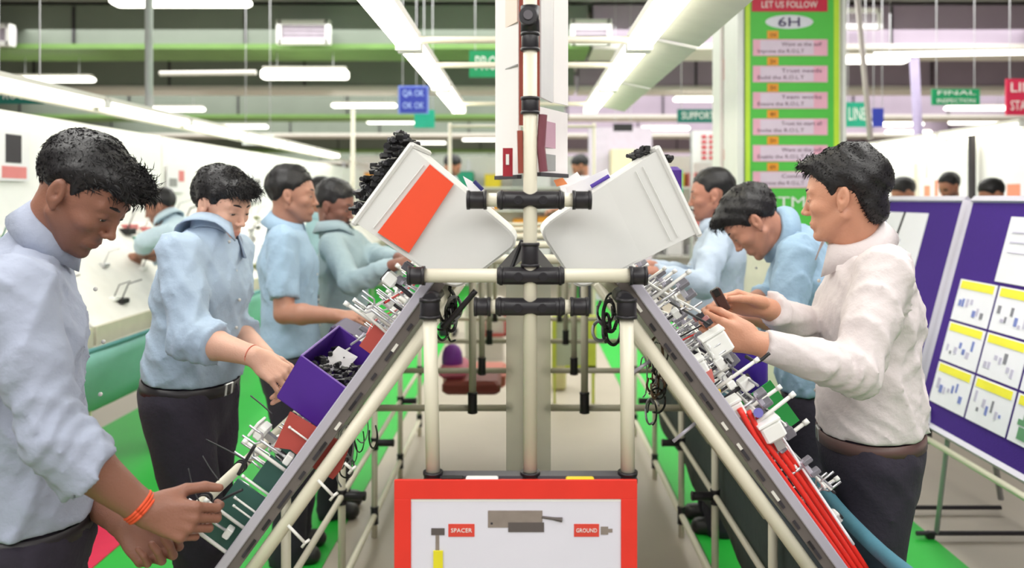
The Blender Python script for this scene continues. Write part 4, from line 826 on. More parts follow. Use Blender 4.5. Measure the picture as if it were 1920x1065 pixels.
# ------------------------------------------------------------------ people: implicit surfaces meshed with surface nets
def V3(a): return np.array(a, dtype=np.float32)
class Field:
    def __init__(s, lo, hi, h):
        s.h = h; s.lo = V3(lo); s.n = np.maximum(4, np.ceil((V3(hi)-s.lo)/h).astype(int)+1)
        s.D = np.full(tuple(s.n), .5, dtype=np.float32)
    def box(s, lo, hi):
        a = np.clip(np.floor((V3(lo)-s.lo)/s.h).astype(int), 0, s.n); b = np.clip(np.ceil((V3(hi)-s.lo)/s.h).astype(int)+1, 0, s.n)
        if (b-a).min() <= 0: return None
        g = [s.lo[i]+s.h*np.arange(a[i], b[i], dtype=np.float32) for i in range(3)]
        return (slice(a[0], b[0]), slice(a[1], b[1]), slice(a[2], b[2])), g[0][:, None, None], g[1][None, :, None], g[2][None, None, :]
    def mix(s, sl, d, k, sub=False):
        A = s.D[sl]
        if sub: d = -d; h = np.clip(.5-.5*(d-A)/k*-1, 0, 1) if False else np.clip(.5-.5*(A-d)/k, 0, 1); s.D[sl] = A*(1-h)+d*h+k*h*(1-h)
        elif k <= 0: s.D[sl] = np.minimum(A, d)
        else: h = np.clip(.5+.5*(A-d)/k, 0, 1); s.D[sl] = A*(1-h)+d*h-k*h*(1-h)
    def cone(s, a, b, ra, rb, k=.01, side=None, asp=1., sub=False):
        a = V3(a); b = V3(b); m = max(ra, rb)+k+3*s.h
        r = s.box(np.minimum(a, b)-m, np.maximum(a, b)+m)
        if r is None: return
        sl, X, Y, Z = r; ab = b-a; L2 = float(ab@ab)+1e-9
        x, y, z = X-a[0], Y-a[1], Z-a[2]
        t = np.clip((x*ab[0]+y*ab[1]+z*ab[2])/L2, 0, 1)
        qx, qy, qz = x-t*ab[0], y-t*ab[1], z-t*ab[2]; R = ra+(rb-ra)*t
        if side is not None and asp != 1:
            sd = V3(side)/np.linalg.norm(side); p = qx*sd[0]+qy*sd[1]+qz*sd[2]; q2 = qx*qx+qy*qy+qz*qz
            rest = np.maximum(q2-p*p, 0); d = (np.sqrt(p*p+rest/(asp*asp))-R)*min(1, (1+asp)/2)
        else: d = np.sqrt(qx*qx+qy*qy+qz*qz)-R
        s.mix(sl, d, k, sub)
    def ell(s, c, r, R=None, k=.01, sub=False):
        c = V3(c); r = V3(r); m = float(r.max())+k+3*s.h
        b = s.box(c-m, c+m)
        if b is None: return
        sl, X, Y, Z = b; x, y, z = X-c[0], Y-c[1], Z-c[2]
        if R is not None:
            R = np.asarray(R, dtype=np.float32)   # columns are local axes
            x, y, z = (x*R[0, 0]+y*R[1, 0]+z*R[2, 0], x*R[0, 1]+y*R[1, 1]+z*R[2, 1], x*R[0, 2]+y*R[1, 2]+z*R[2, 2])
        k0 = np.sqrt((x/r[0])**2+(y/r[1])**2+(z/r[2])**2); k1 = np.sqrt((x/r[0]**2)**2+(y/r[1]**2)**2+(z/r[2]**2)**2)+1e-6
        s.mix(sl, k0*(k0-1)/k1, k, sub)
    def cut(s, p, n, k=.003):    # keep the side the normal points away from
        n = V3(n)/np.linalg.norm(n); g = [s.lo[i]+s.h*np.arange(s.n[i], dtype=np.float32) for i in range(3)]
        d = (g[0]-p[0])[:, None, None]*n[0]+(g[1]-p[1])[None, :, None]*n[1]+(g[2]-p[2])[None, None, :]*n[2]
        h = np.clip(.5-.5*(s.D-d)/k, 0, 1); s.D = s.D*(1-h)+d*h+k*h*(1-h)
    def grid(s):
        g = [s.lo[i]+s.h*np.arange(s.n[i], dtype=np.float32) for i in range(3)]
        return g[0][:, None, None], g[1][None, :, None], g[2][None, None, :]
    def mesh(s):
        D = s.D; h = s.h; S = D < 0
        for ax in range(3):   # keep closed at the border
            sl = [slice(None)]*3
            for e in (0, -1): sl[ax] = e; D[tuple(sl)] = np.maximum(D[tuple(sl)], .001)
        S = D < 0
        nx, ny, nz = D.shape; c = np.zeros((nx-1, ny-1, nz-1), np.int8)
        offs = [(i, j, k) for i in (0, 1) for j in (0, 1) for k in (0, 1)]
        for i, j, k in offs: c += S[i:nx-1+i, j:ny-1+j, k:nz-1+k]
        mixed = (c > 0) & (c < 8); I = np.argwhere(mixed)
        idx = np.full(c.shape, -1, np.int32); idx[mixed] = np.arange(len(I))
        acc = np.zeros((len(I), 3), np.float32); cnt = np.zeros(len(I), np.float32)
        for o in offs:
            for ax in range(3):
                if o[ax]: continue
                q = list(o); q[ax] = 1
                a = D[I[:, 0]+o[0], I[:, 1]+o[1], I[:, 2]+o[2]]; b = D[I[:, 0]+q[0], I[:, 1]+q[1], I[:, 2]+q[2]]
                cr = (a < 0) != (b < 0); t = np.where(cr, a/(a-b+1e-12), 0)
                pos = np.tile(np.array(o, np.float32), (len(I), 1)); pos[:, ax] += t
                acc[cr] += pos[cr]; cnt[cr] += 1
        V = (I+acc/cnt[:, None])*h+s.lo
        Fs = []
        for ax in range(3):
            u, v = (ax+1) % 3, (ax+2) % 3
            sa = [slice(None)]*3; sb2 = [slice(None)]*3; sa[ax] = slice(0, -1); sb2[ax] = slice(1, None)
            A = S[tuple(sa)]; B = S[tuple(sb2)]; E = np.argwhere(A != B)
            E = E[(E[:, u] > 0) & (E[:, v] > 0) & (E[:, u] < D.shape[u]-1) & (E[:, v] < D.shape[v]-1)]
            fl = A[E[:, 0], E[:, 1], E[:, 2]]
            def at(du, dv):
                q = E.copy(); q[:, u] += du; q[:, v] += dv; return idx[q[:, 0], q[:, 1], q[:, 2]]
            Q = np.stack([at(-1, -1), at(0, -1), at(0, 0), at(-1, 0)], 1); Q[~fl] = Q[~fl][:, ::-1]; Fs.append(Q)
        return V, np.concatenate(Fs)
def relax(V, Q, it=1, w=.5):
    for _ in range(it):
        s = np.zeros_like(V); n = np.zeros(len(V), np.float32)
        for k in range(4):
            a, b = Q[:, k], Q[:, (k+1) % 4]
            for x, y in ((a, b), (b, a)):
                for c in range(3): s[:, c] += np.bincount(x, weights=V[y, c], minlength=len(V))
                n += np.bincount(x, minlength=len(V))
        V = V*(1-w)+w*s/np.maximum(n, 1)[:, None]
    return V.astype(np.float32)
def npmesh(name, V, Q, mats, tint=None, tri=None):
    me = bpy.data.meshes.new(name); nq = len(Q); nt_ = 0 if tri is None else len(tri)
    me.vertices.add(len(V)); me.vertices.foreach_set('co', np.ascontiguousarray(V, np.float32).ravel())
    me.loops.add(nq*4+nt_*3); li = Q.ravel().astype(np.int32)
    if nt_: li = np.concatenate([li, tri.ravel().astype(np.int32)])
    me.loops.foreach_set('vertex_index', li); me.polygons.add(nq+nt_)
    me.polygons.foreach_set('loop_start', np.concatenate([np.arange(nq)*4, nq*4+np.arange(nt_)*3]).astype(np.int32))
    me.polygons.foreach_set('use_smooth', np.ones(nq+nt_, bool))
    me.update(calc_edges=True)
    for m in mats: me.materials.append(m)
    if tint is not None:
        ca = me.color_attributes.new('tint', 'FLOAT_COLOR', 'POINT'); ca.data.foreach_set('color', np.ascontiguousarray(np.c_[tint, np.ones(len(V))], np.float32).ravel())
    return me
def rotm(yaw, pitch, roll=0):
    return np.array(Matrix.Rotation(math.radians(yaw), 3, 'Z') @ Matrix.Rotation(math.radians(pitch), 3, 'Y') @ Matrix.Rotation(math.radians(roll), 3, 'X'), dtype=np.float32)
def wrinkle(X, Y, Z, seed, amp, f=28, st=(1, 1, .45)):
    r = np.random.RandomState(seed); out = 0
    for k in range(4):
        a = r.rand()*6.28; d = np.array([math.cos(a), math.sin(a), st[2]*r.choice([-1, 1])*(.4+r.rand())])
        w = 1.1*np.sin(9*X+6*r.rand())+1.1*np.sin(8*Y+6*r.rand())+1.3*np.sin(6*Z+6*r.rand())
        q = np.sin(f*(.6+.28*k)*(X*d[0]+Y*d[1]+Z*d[2])+w+r.rand()*6.28)
        v = r.randn(3); m = np.clip(.35+.8*np.sin(10*(X*v[0]+Y*v[1]+Z*v[2]*.7)+6*r.rand()), 0, 1)
        out = out+(1-np.abs(q))**2.4*m*(1.1-.15*k)
    return (.35-out)*amp
def head_prims(f, c, R, sc, nose=1., jaw=1.):
    L = lambda p: c+R@(V3(p)*sc)
    def E(p, r, k=.012, sub=False): f.ell(L(p), V3(r)*sc, R, k*sc, sub)
    def C(a, b, ra, rb, k=.01, sub=False): f.cone(L(a), L(b), ra*sc, rb*sc, k*sc, sub=sub)
    E((-.014, 0, .036), (.096, .075, .084), .01)
    E((.03, 0, .005), (.062, .065, .072), .02); E((.036, 0, -.048), (.05, .052, .06), .02)
    for s in (-1, 1):
        C((-.0, .054*s, -.05), (.055, .022*s, -.096*jaw), .015, .014, .022)
        E((.058, .042*s, -.024), (.023, .019, .017), .018)
        C((.078, .012*s, .021), (.070, .045*s, .021), .010, .008, .012)
    E((.071, 0, -.1*jaw), (.018, .019, .016), .014)
    for s in (-1, 1): E((.1, .032*s, .001), (.018, .017, .011), .010, True)
    for s in (-1, 1): E((.0735, .032*s, -.001), (.0135, .015, .0125), .004)
    C((.083, 0, .014), (.101*nose, 0, -.027), .0065, .0075, .010)
    E((.105*nose, 0, -.034), (.0095, .0095, .0085), .006)
    for s in (-1, 1): E((.096*nose, .0115*s, -.038), (.009, .0065, .0065), .005)
    for s in (-1, 1): E((.0985*nose, .0065*s, -.0445), (.004, .003, .003), .002, True)
    E((.078, 0, -.068), (.013, .027, .018), .01)
    E((.0875, 0, -.0650), (.0075, .020, .0042), .004); E((.0865, 0, -.0745), (.0075, .017, .0050), .004)
    C((.0945, -.018, -.0695), (.0945, .018, -.0695), .0014, .0014, .002, True)
    for s in (-1, 1):
        Re = R@rotm(-14*s, -14); 
        f.ell(L((-.008, .077*s, -.006)), V3((.017, .0085, .031))*sc, Re, .005*sc)
        f.ell(L((-.006, .086*s, -.002)), V3((.009, .006, .018))*sc, Re, .003*sc, True)
        f.ell(L((-.004, .079*s, -.008)), V3((.003, .004, .004))*sc, Re, .003*sc, True)
        E((.002, .073*s, -.034), (.007, .006, .008), .005)
    return L
def hand_prims(f, w, D, N, T, sc=1., curl=(30, 35, 40, 45), thumb=(35, 20), spread=1., pts=None):
    # w wrist, D towards fingers, N out of the palm, T thumb side
    D, N, T = [V3(x)/np.linalg.norm(x) for x in (D, N, T)]
    q = lambda a, b, c: w+(D*a+T*b+N*c)*sc
    fl = [(.028, .042, .025, .02, .0088), (.0095, .046, .029, .021, .0090), (-.0095, .043, .027, .020, .0086), (-.0275, .034, .021, .018, .0076)]
    for i, (tt, a, b, c, r) in enumerate(fl):
        k0 = q(.012, tt*.55, 0); k1 = q(.088-abs(i-1)*.004-(.006 if i == 3 else 0), tt, -.002)
        f.cone(k0, k1, .013*sc, .0105*sc, .010*sc)
    f.ell(q(.045, .0, .004), V3((.042, .036, .013))*sc, np.stack([D, T, N], 1), .008*sc)
    f.ell(q(.035, .026, .008), V3((.028, .015, .013))*sc, np.stack([D, T, N], 1), .008*sc)
    tips = []
    for i, (tt, a, b, c, r) in enumerate(fl):
        base = q(.088-abs(i-1)*.004-(.006 if i == 3 else 0), tt, -.002); cr = curl[i]; ang = cr*.8
        dd = D+T*(tt*2.2*spread*(1 if cr < 50 else .4)); dd /= np.linalg.norm(dd); p = base
        for j, (ln, rr_) in enumerate(((a, 1), (b, .92), (c, .82))):
            an = math.radians(ang); d = dd*math.cos(an)+N*math.sin(an); p2 = p+d*ln*sc
            f.cone(p, p2, r*rr_*sc, r*(rr_-.09)*sc, .0025*sc); p = p2; ang += cr*(1.0 if j == 0 else .6)
        tips.append(p)
    a0 = math.radians(thumb[0]); p = q(.018, .024, .006); d = D*math.cos(a0)+T*math.sin(a0)+N*.35; d /= np.linalg.norm(d)
    p2 = p+d*.044*sc; f.cone(p, p2, .0135*sc, .011*sc, .009*sc)
    a1 = math.radians(thumb[0]-thumb[1]); d = D*math.cos(a1)+T*math.sin(a1)+N*.35; d /= np.linalg.norm(d); p3 = p2+d*.032*sc; f.cone(p2, p3, .0105*sc, .0098*sc, .004*sc)
    a2 = math.radians(thumb[0]-thumb[1]*2); d = D*math.cos(a2)+T*math.sin(a2)+N*.3; d /= np.linalg.norm(d); p4 = p3+d*.027*sc; f.cone(p3, p4, .0098*sc, .0075*sc, .003*sc)
    tips.append(p4); return tips
hair_m = M('black_hair', (20, 17, 20), .5, var=.4, scale=60, bump=.22, bscale=150, stretch=(1, 1, 1), spec=.5)
eye_m = M('eye_white', (200, 190, 182), .25, var=.03); iris_m = M('iris_dark', (26, 16, 14), .2)
nail_m = None
trouser_m = M('navy_trousers', (44, 38, 52), .85, var=.25, scale=30, bump=.2, bscale=90)
belt_m = M('black_belt', (36, 32, 36), .45, var=.2)
def nrm(v): v = V3(v); return v/np.linalg.norm(v)
def person(label, head, yaw, pitch, roll=0, neck=None, sh=None, arms=None, pelvis=None, knees=None, feet=None, shirt=(178, 200, 214), skin=(190, 126, 92),
           hs=1., group=None, res=1., sname='shirt', sleeve=('rolled', 'rolled'), hair=None, lean=None, waist=.158, chest=.172, hipside=None, seed=1, strands=900, beltcol=None,
           shirt_tail=.0, open_collar=True, strap=False, hair_push=0., simple=False, hcut=None, handsc=1., colk=1., sleeve_r=1., trouser=True):
    hc = V3(head); R = rotm(yaw, pitch, roll); sk = skin_mat('skin_%d_%d_%d' % skin, skin)
    sm_ = M('shirt_%d_%d_%d' % shirt, shirt, .85, var=.06, scale=6, bump=.38, bscale=38)
    fwd_flat = nrm((R[0, 0], R[1, 0], 0)); pel = V3(pelvis); nk = V3(neck)
    shR, shL = V3(sh[0]), V3(sh[1]); s_ax = nrm(shL-shR); base = (float(pel[0]), float(pel[1]), 0)
    root = thing('person', base, label, 'person', group)
    up = nrm(nk-pel); side = s_ax-up*float(s_ax@up); side = nrm(side); fr = np.cross(side, up)   # torso front = side(L) x up
    hside = side if hipside is None else nrm(hipside)
    mats = []; parts = []
    # ---- head + neck
    h = .0029*res; mlo = np.minimum(hc-.15*hs, nk-.09); mhi = np.maximum(hc+.15*hs, nk+.09)
    f = Field(mlo, mhi, h); L = head_prims(f, hc, R, hs)
    f.cone(L((-.028, 0, -.035)), nk-up*.02, .050*hs, .056, .02); f.cone(L((.018, 0, -.075)), nk+fr*.03-up*.03, .032*hs, .042, .022)
    f.cone(nk-up*.05-side*.03, nk-up*.05+side*.03, .04, .04, .02)
    V, Q = f.mesh(); V = relax(V, Q, 1, .4)
    lp = (V-hc)@R/hs
    tint = np.ones((len(V), 3), np.float32)
    g = lambda c, r: np.exp(-(((lp-np.array(c))/np.array(r))**2).sum(1))
    lipm = np.clip(g((.094, 0, -.065), (.012, .02, .006))+g((.093, 0, -.0745), (.012, .018, .007)), 0, 1)[:, None]; tint = tint*(1-lipm*np.array([.12, .32, .30]))
    beard = np.clip(g((.07, 0, -.098), (.04, .045, .025))+.8*g((.094, 0, -.0565), (.02, .024, .007))+.6*g((.03, .05, -.07), (.04, .03, .03))+.6*g((.03, -.05, -.07), (.04, .03, .03)), 0, 1)[:, None]
    tint = tint*(1-beard*np.array([.34, .30, .24])*(1.0 if not hair or 'beard' not in hair else hair['beard']))
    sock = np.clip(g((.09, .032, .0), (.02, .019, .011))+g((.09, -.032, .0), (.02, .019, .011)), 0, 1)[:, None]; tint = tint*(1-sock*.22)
    lash = np.clip(g((.088, .032, -.0035), (.012, .016, .0022))+g((.088, -.032, -.0035), (.012, .016, .0022)), 0, 1)[:, None]; tint = tint*(1-lash*.75)
    parts.append((V, Q, tint))
    # ---- arms
    for ai, (el, wr, hd) in enumerate(arms):
        el, wr = V3(el), V3(wr); s = (shR, shL)[ai]; fa = nrm(wr-el); D = nrm(hd['D']) if 'D' in hd else fa
        N = V3(hd['N']); N = nrm(N-D*float(N@D)); T = np.cross(D, N) if ai == 0 else np.cross(N, D)
        hh = .0026*res*1.05; hl = np.minimum(np.minimum(wr, wr+D*.2*handsc), el)-.08; hg = np.maximum(np.maximum(wr, wr+D*.2*handsc), el)+.08
        f = Field(hl, hg, hh); k = handsc
        f.cone(el, el+(wr-el)*.35, .040*k, .042*k, .01); f.cone(el+(wr-el)*.35, wr, .041*k, .0255*k, .012); f.cone(wr-fa*.02, wr+D*.02, .0255*k, .024*k, .012, side=T, asp=.8)
        if sleeve[ai] == 'short': f.cone(el+(s-el)*.55, el, .047*k, .041*k, .012)
        tips = hand_prims(f, wr, D, N, T, k, hd.get('curl', (30, 35, 40, 45)), hd.get('thumb', (35, 20)), hd.get('spread', 1.))
        hd['tips'] = tips
        V, Q = f.mesh(); V = relax(V, Q, 1, .4); tint = np.ones((len(V), 3), np.float32)
        for tp in tips:
            m = np.exp(-(((V-tp)/(.008*k))**2).sum(1))[:, None]; tint = tint*(1+m*np.array([.12, .05, .05]))
        parts.append((V, Q, tint))
    # ---- hidden trunk so that the figure is whole
    kn, ft = V3(knees[0]), V3(knees[1]); feet_ = [V3(x) for x in feet]
    f = Field(np.minimum.reduce([pel, kn, ft, feet_[0], feet_[1], shR, shL, nk])-.16, np.maximum.reduce([pel, kn, ft, feet_[0], feet_[1], shR, shL, nk])+.16, .02)
    f.cone(pel, (shR+shL)/2-up*.12, .10, .11, .03, side, .66); f.cone((shR+shL)/2-up*.1, nk-up*.05, .05, .04, .03); f.cone(shR, shL, .04, .04, .03)
    for i, (a, b) in enumerate(((kn, feet_[0]), (ft, feet_[1]))):
        hj = pel+hside*(.085 if i else -.085)-V3((0, 0, .03)); f.cone(hj, a, .07, .05, .03); f.cone(a, b+V3((0, 0, .06)), .048, .035, .02)
    for i in (0, 1): f.cone((shR, shL)[i], V3(arms[i][0]), .045, .038, .02)
    V, Q = f.mesh(); parts.append((V, Q, np.ones((len(V), 3), np.float32)))
    o = 0; VV = []; QQ = []; TT = []
    for V, Q, t in parts: VV.append(V); QQ.append(Q+o); TT.append(t); o += len(V)
    link('body', npmesh('body', np.concatenate(VV), np.concatenate(QQ), [sk], np.concatenate(TT)), root)
    # ---- hair
    hp = dict(hx=[-.12, -.085, -.055, -.02, .004, .016, .03, .05, .07, .09, .13], hz=[-.082, -.078, -.055, .010, .020, -.022, -.014, .03, .052, .060, .055], r=(.104, .084, .094), c=(-.016, 0, .044), top=None, mess=.003, comb=(.6, 0, -.2), lift=.35, slen=.02)
    hp.update(hair or {})
    h2 = .0038*res; f = Field(hc-.17*hs, hc+.17*hs, h2)
    f.ell(L(hp['c']), V3(hp['r'])*hs, R, .01)
    for (p, r) in hp.get('lumps', []): f.ell(L(p), V3(r)*hs, R, .026)
    X, Y, Z = f.grid(); x, y, z = X-hc[0], Y-hc[1], Z-hc[2]
    lx = (x*R[0, 0]+y*R[1, 0]+z*R[2, 0])/hs; ly = (x*R[0, 1]+y*R[1, 1]+z*R[2, 1])/hs; lz = (x*R[0, 2]+y*R[1, 2]+z*R[2, 2])/hs
    rn = np.random.RandomState(seed); a_ = 0
    for q in range(5):
        v = rn.randn(3); v /= np.linalg.norm(v); a_ = a_+np.sin((60+25*q)*(lx*v[0]+ly*v[1]+lz*v[2])+rn.rand()*6)
    f.D += (a_*hp['mess']*.45).astype(np.float32)
    zmin = np.interp(lx, hp['hx'], hp['hz']).astype(np.float32)
    front = np.clip((lx-.035)/.03, 0, 1); zmin = zmin*(1-front*np.clip(np.abs(ly)/.07, 0, 1)*.0)
    # over the face middle the hairline only applies in front; at the back inside the head it does not matter
    f.D += (np.clip(1-(lz-zmin)/.04, 0, 1)*.0065*hs).astype(np.float32)
    f.D = np.maximum(f.D, (zmin-lz)*hs*.8).astype(np.float32)
    earq = np.sqrt(((lx+.004)/.02)**2+((np.abs(ly)-.086)/.03)**2+((lz+.008)/.034)**2)
    f.D = np.maximum(f.D, (1-earq)*.02).astype(np.float32)
    V, Q = f.mesh(); V = relax(V, Q, 1, .4)
    # strands
    lpv = (V-hc)@R/hs; nrmv = (lpv-np.array(hp['c']))/np.array(hp['r'])**2; nrmv /= np.linalg.norm(nrmv, axis=1)[:, None]+1e-9
    rad = np.linalg.norm((lpv-np.array(hp['c']))/np.array(hp['r']), axis=1); ok = np.where(rad > .86)[0]
    if len(ok) and strands:
        pk = rn.choice(ok, strands); cv = np.array(hp['comb'], np.float32)
        p0 = lpv[pk]; nn = nrmv[pk]; fl = cv[None]+rn.randn(len(pk), 3)*hp.get('rand', .45); fl -= nn*(fl*nn).sum(1)[:, None]; fl /= np.linalg.norm(fl, axis=1)[:, None]+1e-9
        topw = np.clip(p0[:, 2]/.08, 0, 1)*np.clip((p0[:, 0]-.005)/.06, .06, 1); ln = hp['slen']*(.5+.5*topw)*(.5+rn.rand(len(pk)))
        lift = hp['lift']*topw*(.5+rn.rand(len(pk)))
        wv = np.cross(fl, nn)*.0011
        m1 = p0+(fl+nn*lift[:, None]*1.0)*ln[:, None]*.5; t1 = p0+(fl*1.0+nn*lift[:, None]*.7+np.array([[0, 0, -.12]]))*ln[:, None]
        p0 = p0-nn*.003
        S = np.stack([p0-wv, p0+wv, m1+wv*.8, m1-wv*.8, t1], 1).reshape(-1, 3)
        S2 = np.stack([p0-nn*.001, p0+nn*.0015, m1+nn*.001, m1-nn*.001, t1], 1).reshape(-1, 3)
        SA = np.concatenate([S, S2])*hs@R.T+hc; nb = len(V); k5 = np.arange(len(SA)//5)*5+nb
        V = np.concatenate([V, SA.astype(np.float32)]); Q = np.concatenate([Q, np.stack([k5, k5+1, k5+2, k5+3], 1)]); tri = np.stack([k5+3, k5+2, k5+4], 1)
    else: tri = None
    link('hair', npmesh('hair', V, Q, [hair_m], tri=tri), root)
    # ---- eyes, brows
    RM = Matrix([list(r) for r in R]).to_4x4()
    for s in (-1, 1):
        if simple: break
        c = L((.0782, .032*s, -.0045)); mb = MB(); mb.ell((0, 0, 0), (.0098*hs, .0115*hs, .0052*hs), 14, 10)
        me = mb.mesh('eye', [eye_m, iris_m], True)
        for pl in me.polygons:
            cc = pl.center
            if cc.x > .003*hs and abs(cc.y) < .0085*hs: pl.material_index = 1
        me.transform(Matrix.Translation(Vector(c.tolist())) @ RM); link('eye', me, root)
        pts = [L(p) for p in ((.0905, .012*s, .0225), (.0885, .024*s, .0265), (.080, .038*s, .0265), (.070, .048*s, .021))]
        obj('eyebrow', MB().tube([Vector(p.tolist()) for p in pts], [.0028*hs, .0036*hs, .003*hs, .0014*hs], 6), hair_m, root, True)
    if hair and hair.get('moustache'):
        pts = [L(p) for p in ((.088, -.026, -.064), (.1, -.012, -.0575), (.102, 0, -.056), (.1, .012, -.0575), (.088, .026, -.064))]
        obj('moustache', MB().tube([Vector(p.tolist()) for p in pts], [.002, .0045, .0045, .0045, .002], 6), hair_m, root, True)
    # ---- shirt
    hs_ = .0075*max(1, res*.85); allp = [pel, nk, shR, shL]+[V3(a[0]) for a in arms]+[V3(a[1]) for a in arms]
    f = Field(np.minimum.reduce(allp)-.2, np.maximum.reduce(allp)+.2, hs_)
    ch = (shR+shL)/2-up*.10; wa = pel+(ch-pel)*.42+(V3(lean) if lean is not None else 0)
    f.cone(pel-up*.0, wa, waist*1.02, waist*.98, .03, side, .74); f.cone(wa, ch, waist, chest, .04, side, .70); f.cone(ch, ch+up*.07, chest, chest*.8, .04, side, .66)
    f.cone(shR+s_ax*.03, shL-s_ax*.03, .060, .060, .05); f.cone((shR+shL)/2, nk-up*.012, .078, .064, .045)
    f.cone(pel+up*.05, pel+up*.03, waist*1.06, waist*1.06, .03, side, .76)
    for ai, (el, wr, hd) in enumerate(arms):
        el, wr = V3(el), V3(wr); s = (shR, shL)[ai]; q = sleeve_r; f2 = Field(f.lo, f.lo+f.h*4, f.h); f2.n = f.n; f2.D = np.full(tuple(f.n), .5, dtype=np.float32); 
        if sleeve[ai] == 'short':
            cutp = s+(el-s)*.80; f2.cone(s, cutp+(el-s)*.2, .066*q, .060*q, .02); n_ = min(f2.D.shape[0], f.D.shape[0]); f2.cut(cutp, el-s)
        else:
            m_ = (s+el)/2; f2.cone(s, m_, .066*q, .060*q, .02); f2.cone(m_, el, .060*q, .054*q, .02)
            fr_ = .42 if sleeve[ai] == 'rolled' else .93
            cutp = el+(wr-el)*fr_; f2.cone(el, cutp+nrm(wr-el)*.03, .055*q, (.053 if fr_ < .5 else .038)*q, .02)
            if fr_ < .5: f2.cone(cutp-nrm(wr-el)*.055, cutp+nrm(wr-el)*.0, .059*q, .060*q, .006)
            else: f2.cone(cutp-nrm(wr-el)*.05, cutp, .040*q, .038*q, .004)
            XX, YY, ZZ = f2.grid(); n2 = nrm(wr-el)
            dd = (XX-cutp[0])*n2[0]+(YY-cutp[1])*n2[1]+(ZZ-cutp[2])*n2[2]
            near = np.sqrt((XX-cutp[0])**2+(YY-cutp[1])**2+(ZZ-cutp[2])**2) < .16
            f2.D = np.where(near, np.maximum(f2.D, dd), f2.D).astype(np.float32)
            # elbow rings
            de = np.sqrt((XX-el[0])**2+(YY-el[1])**2+(ZZ-el[2])**2); al = (XX-el[0])*n2[0]+(YY-el[1])*n2[1]+(ZZ-el[2])*n2[2]
            f2.D += (np.exp(-(de/.11)**2)*.0045*np.sin(al*165+3*np.sin(40*YY)+2*np.sin(30*XX))).astype(np.float32)
        kk = .02; A, B = f.D, f2.D; hmx = np.clip(.5+.5*(A-B)/kk, 0, 1); f.D = (A*(1-hmx)+B*hmx-kk*hmx*(1-hmx)).astype(np.float32)
    X, Y, Z = f.grid(); f.D += wrinkle(X, Y, Z, seed, .0105, 34, (1, 1, .55)).astype(np.float32); f.D += wrinkle(X, Y, Z, seed+77, .0042, 62, (1, 1, .9)).astype(np.float32)
    f.cut(pel-up*shirt_tail, -up); 
    cupn = nrm(L((-.02, 0, -.05))-nk); cp_ = nk+cupn*.018+fr*0; X, Y, Z = f.grid(); dn = (X-cp_[0])*cupn[0]+(Y-cp_[1])*cupn[1]+(Z-cp_[2])*cupn[2]
    nr = np.sqrt((X-nk[0])**2+(Y-nk[1])**2+(Z-nk[2])**2) < .115; f.D = np.where(nr, np.maximum(f.D, dn), f.D).astype(np.float32)
    cup = nrm(L((-.02, 0, -.05))-nk); f.cone(nk+cup*.14, nk+cup*.012, .052, .047, .004, sub=True)
    V, Q = f.mesh(); V = relax(V, Q, 1, .5); shirt_o = link(sname, npmesh(sname, V, Q, [sm_]), root)
    # ---- collar
    nup = nrm(L((-.02, 0, -.05))-nk); nf = fr-nup*float(fr@nup); nf = nrm(nf); ns = np.cross(nup, nf)
    mb = MB(); n = 26; vs = []
    for i in range(n+1):
        a = math.radians(-158+316*i/n); d = -nf*math.cos(a)+ns*math.sin(a); fq = abs(a)/math.radians(158); tip = max(0, (fq-.8)/.2)
        ro = (.061+.006*fq)*(.5+.5*colk); c0 = nk+nf*.008+nup*.012
        vs += [c0+d*ro-nup*.014, c0+d*(ro+.002)+nup*(.040-.022*fq), c0+d*(ro+.009)+nup*(.040-.022*fq), c0+d*(ro+.037*colk+.012*tip*colk)-nup*(.012+.014*fq+.036*tip*colk*colk)]
    mb.add([Vector(v.tolist()) for v in vs], [(i*4+k, i*4+k+1, i*4+5+k, i*4+4+k) for i in range(n) for k in range(3)])
    o = obj('collar', mb, sm_, shirt_o, True); md = o.modifiers.new('s', 'SOLIDIFY'); md.thickness = .004
    # placket and buttons
    if not simple:
        pb_ = MB(); c1 = nk+nf*.062-nup*.012; 
        for k in range(5):
            q = k/5.; c = (nk*(1-q)+pel*q)+fr*(.075+.055*min(1, q*3)); obj('button', MB().ell(Vector(c.tolist()), (.005, .005, .005), 8, 6), M('button', (206, 204, 200)), shirt_o, True)
    if strap:
        pass
    # ---- trousers, belt, shoes
    f = Field(np.minimum.reduce([pel, kn, ft]+feet_)-.2, np.maximum.reduce([pel, kn, ft]+feet_)+.2, .010*max(1, res*.9))
    f.cone(pel+up*.03, pel-up*.05, waist*.93, waist*1.0, .03, hside, .76); f.cone(pel-up*.05, pel-up*.12, waist*1.0, waist*.92, .03, hside, .8)
    for i, (a, b) in enumerate(((kn, feet_[0]), (ft, feet_[1]))):
        hj = pel+hside*(.080 if i else -.080)-V3((0, 0, .07)); f.cone(hj, a, .098, .076, .02); f.cone(a, b+V3((0, 0, .05)), .076, .062, .02)
        f.cone(a-V3((0, 0, .05)), b+V3((0, 0, .04)), .07, .066, .015)
    X, Y, Z = f.grid(); f.D += wrinkle(X, Y, Z, seed+9, .010, 30, (1, 1, .5)).astype(np.float32)
    f.cut(pel+up*.0, up)
    V, Q = f.mesh(); V = relax(V, Q, 1, .5); link('trousers', npmesh('trousers', V, Q, [trouser_m]), root)
    mb = MB(); vs = []; n = 40; bw = waist*1.0
    for i in range(n):
        a = 2*PI*i/n; e = side*math.cos(a)*bw+fr*math.sin(a)*bw*.77
        for dz in (-.034, -.002): vs.append(Vector((pel+e*1.015+up*dz).tolist()))
    mb.add(vs, [(2*i, 2*((i+1) % n), 2*((i+1) % n)+1, 2*i+1) for i in range(n)])
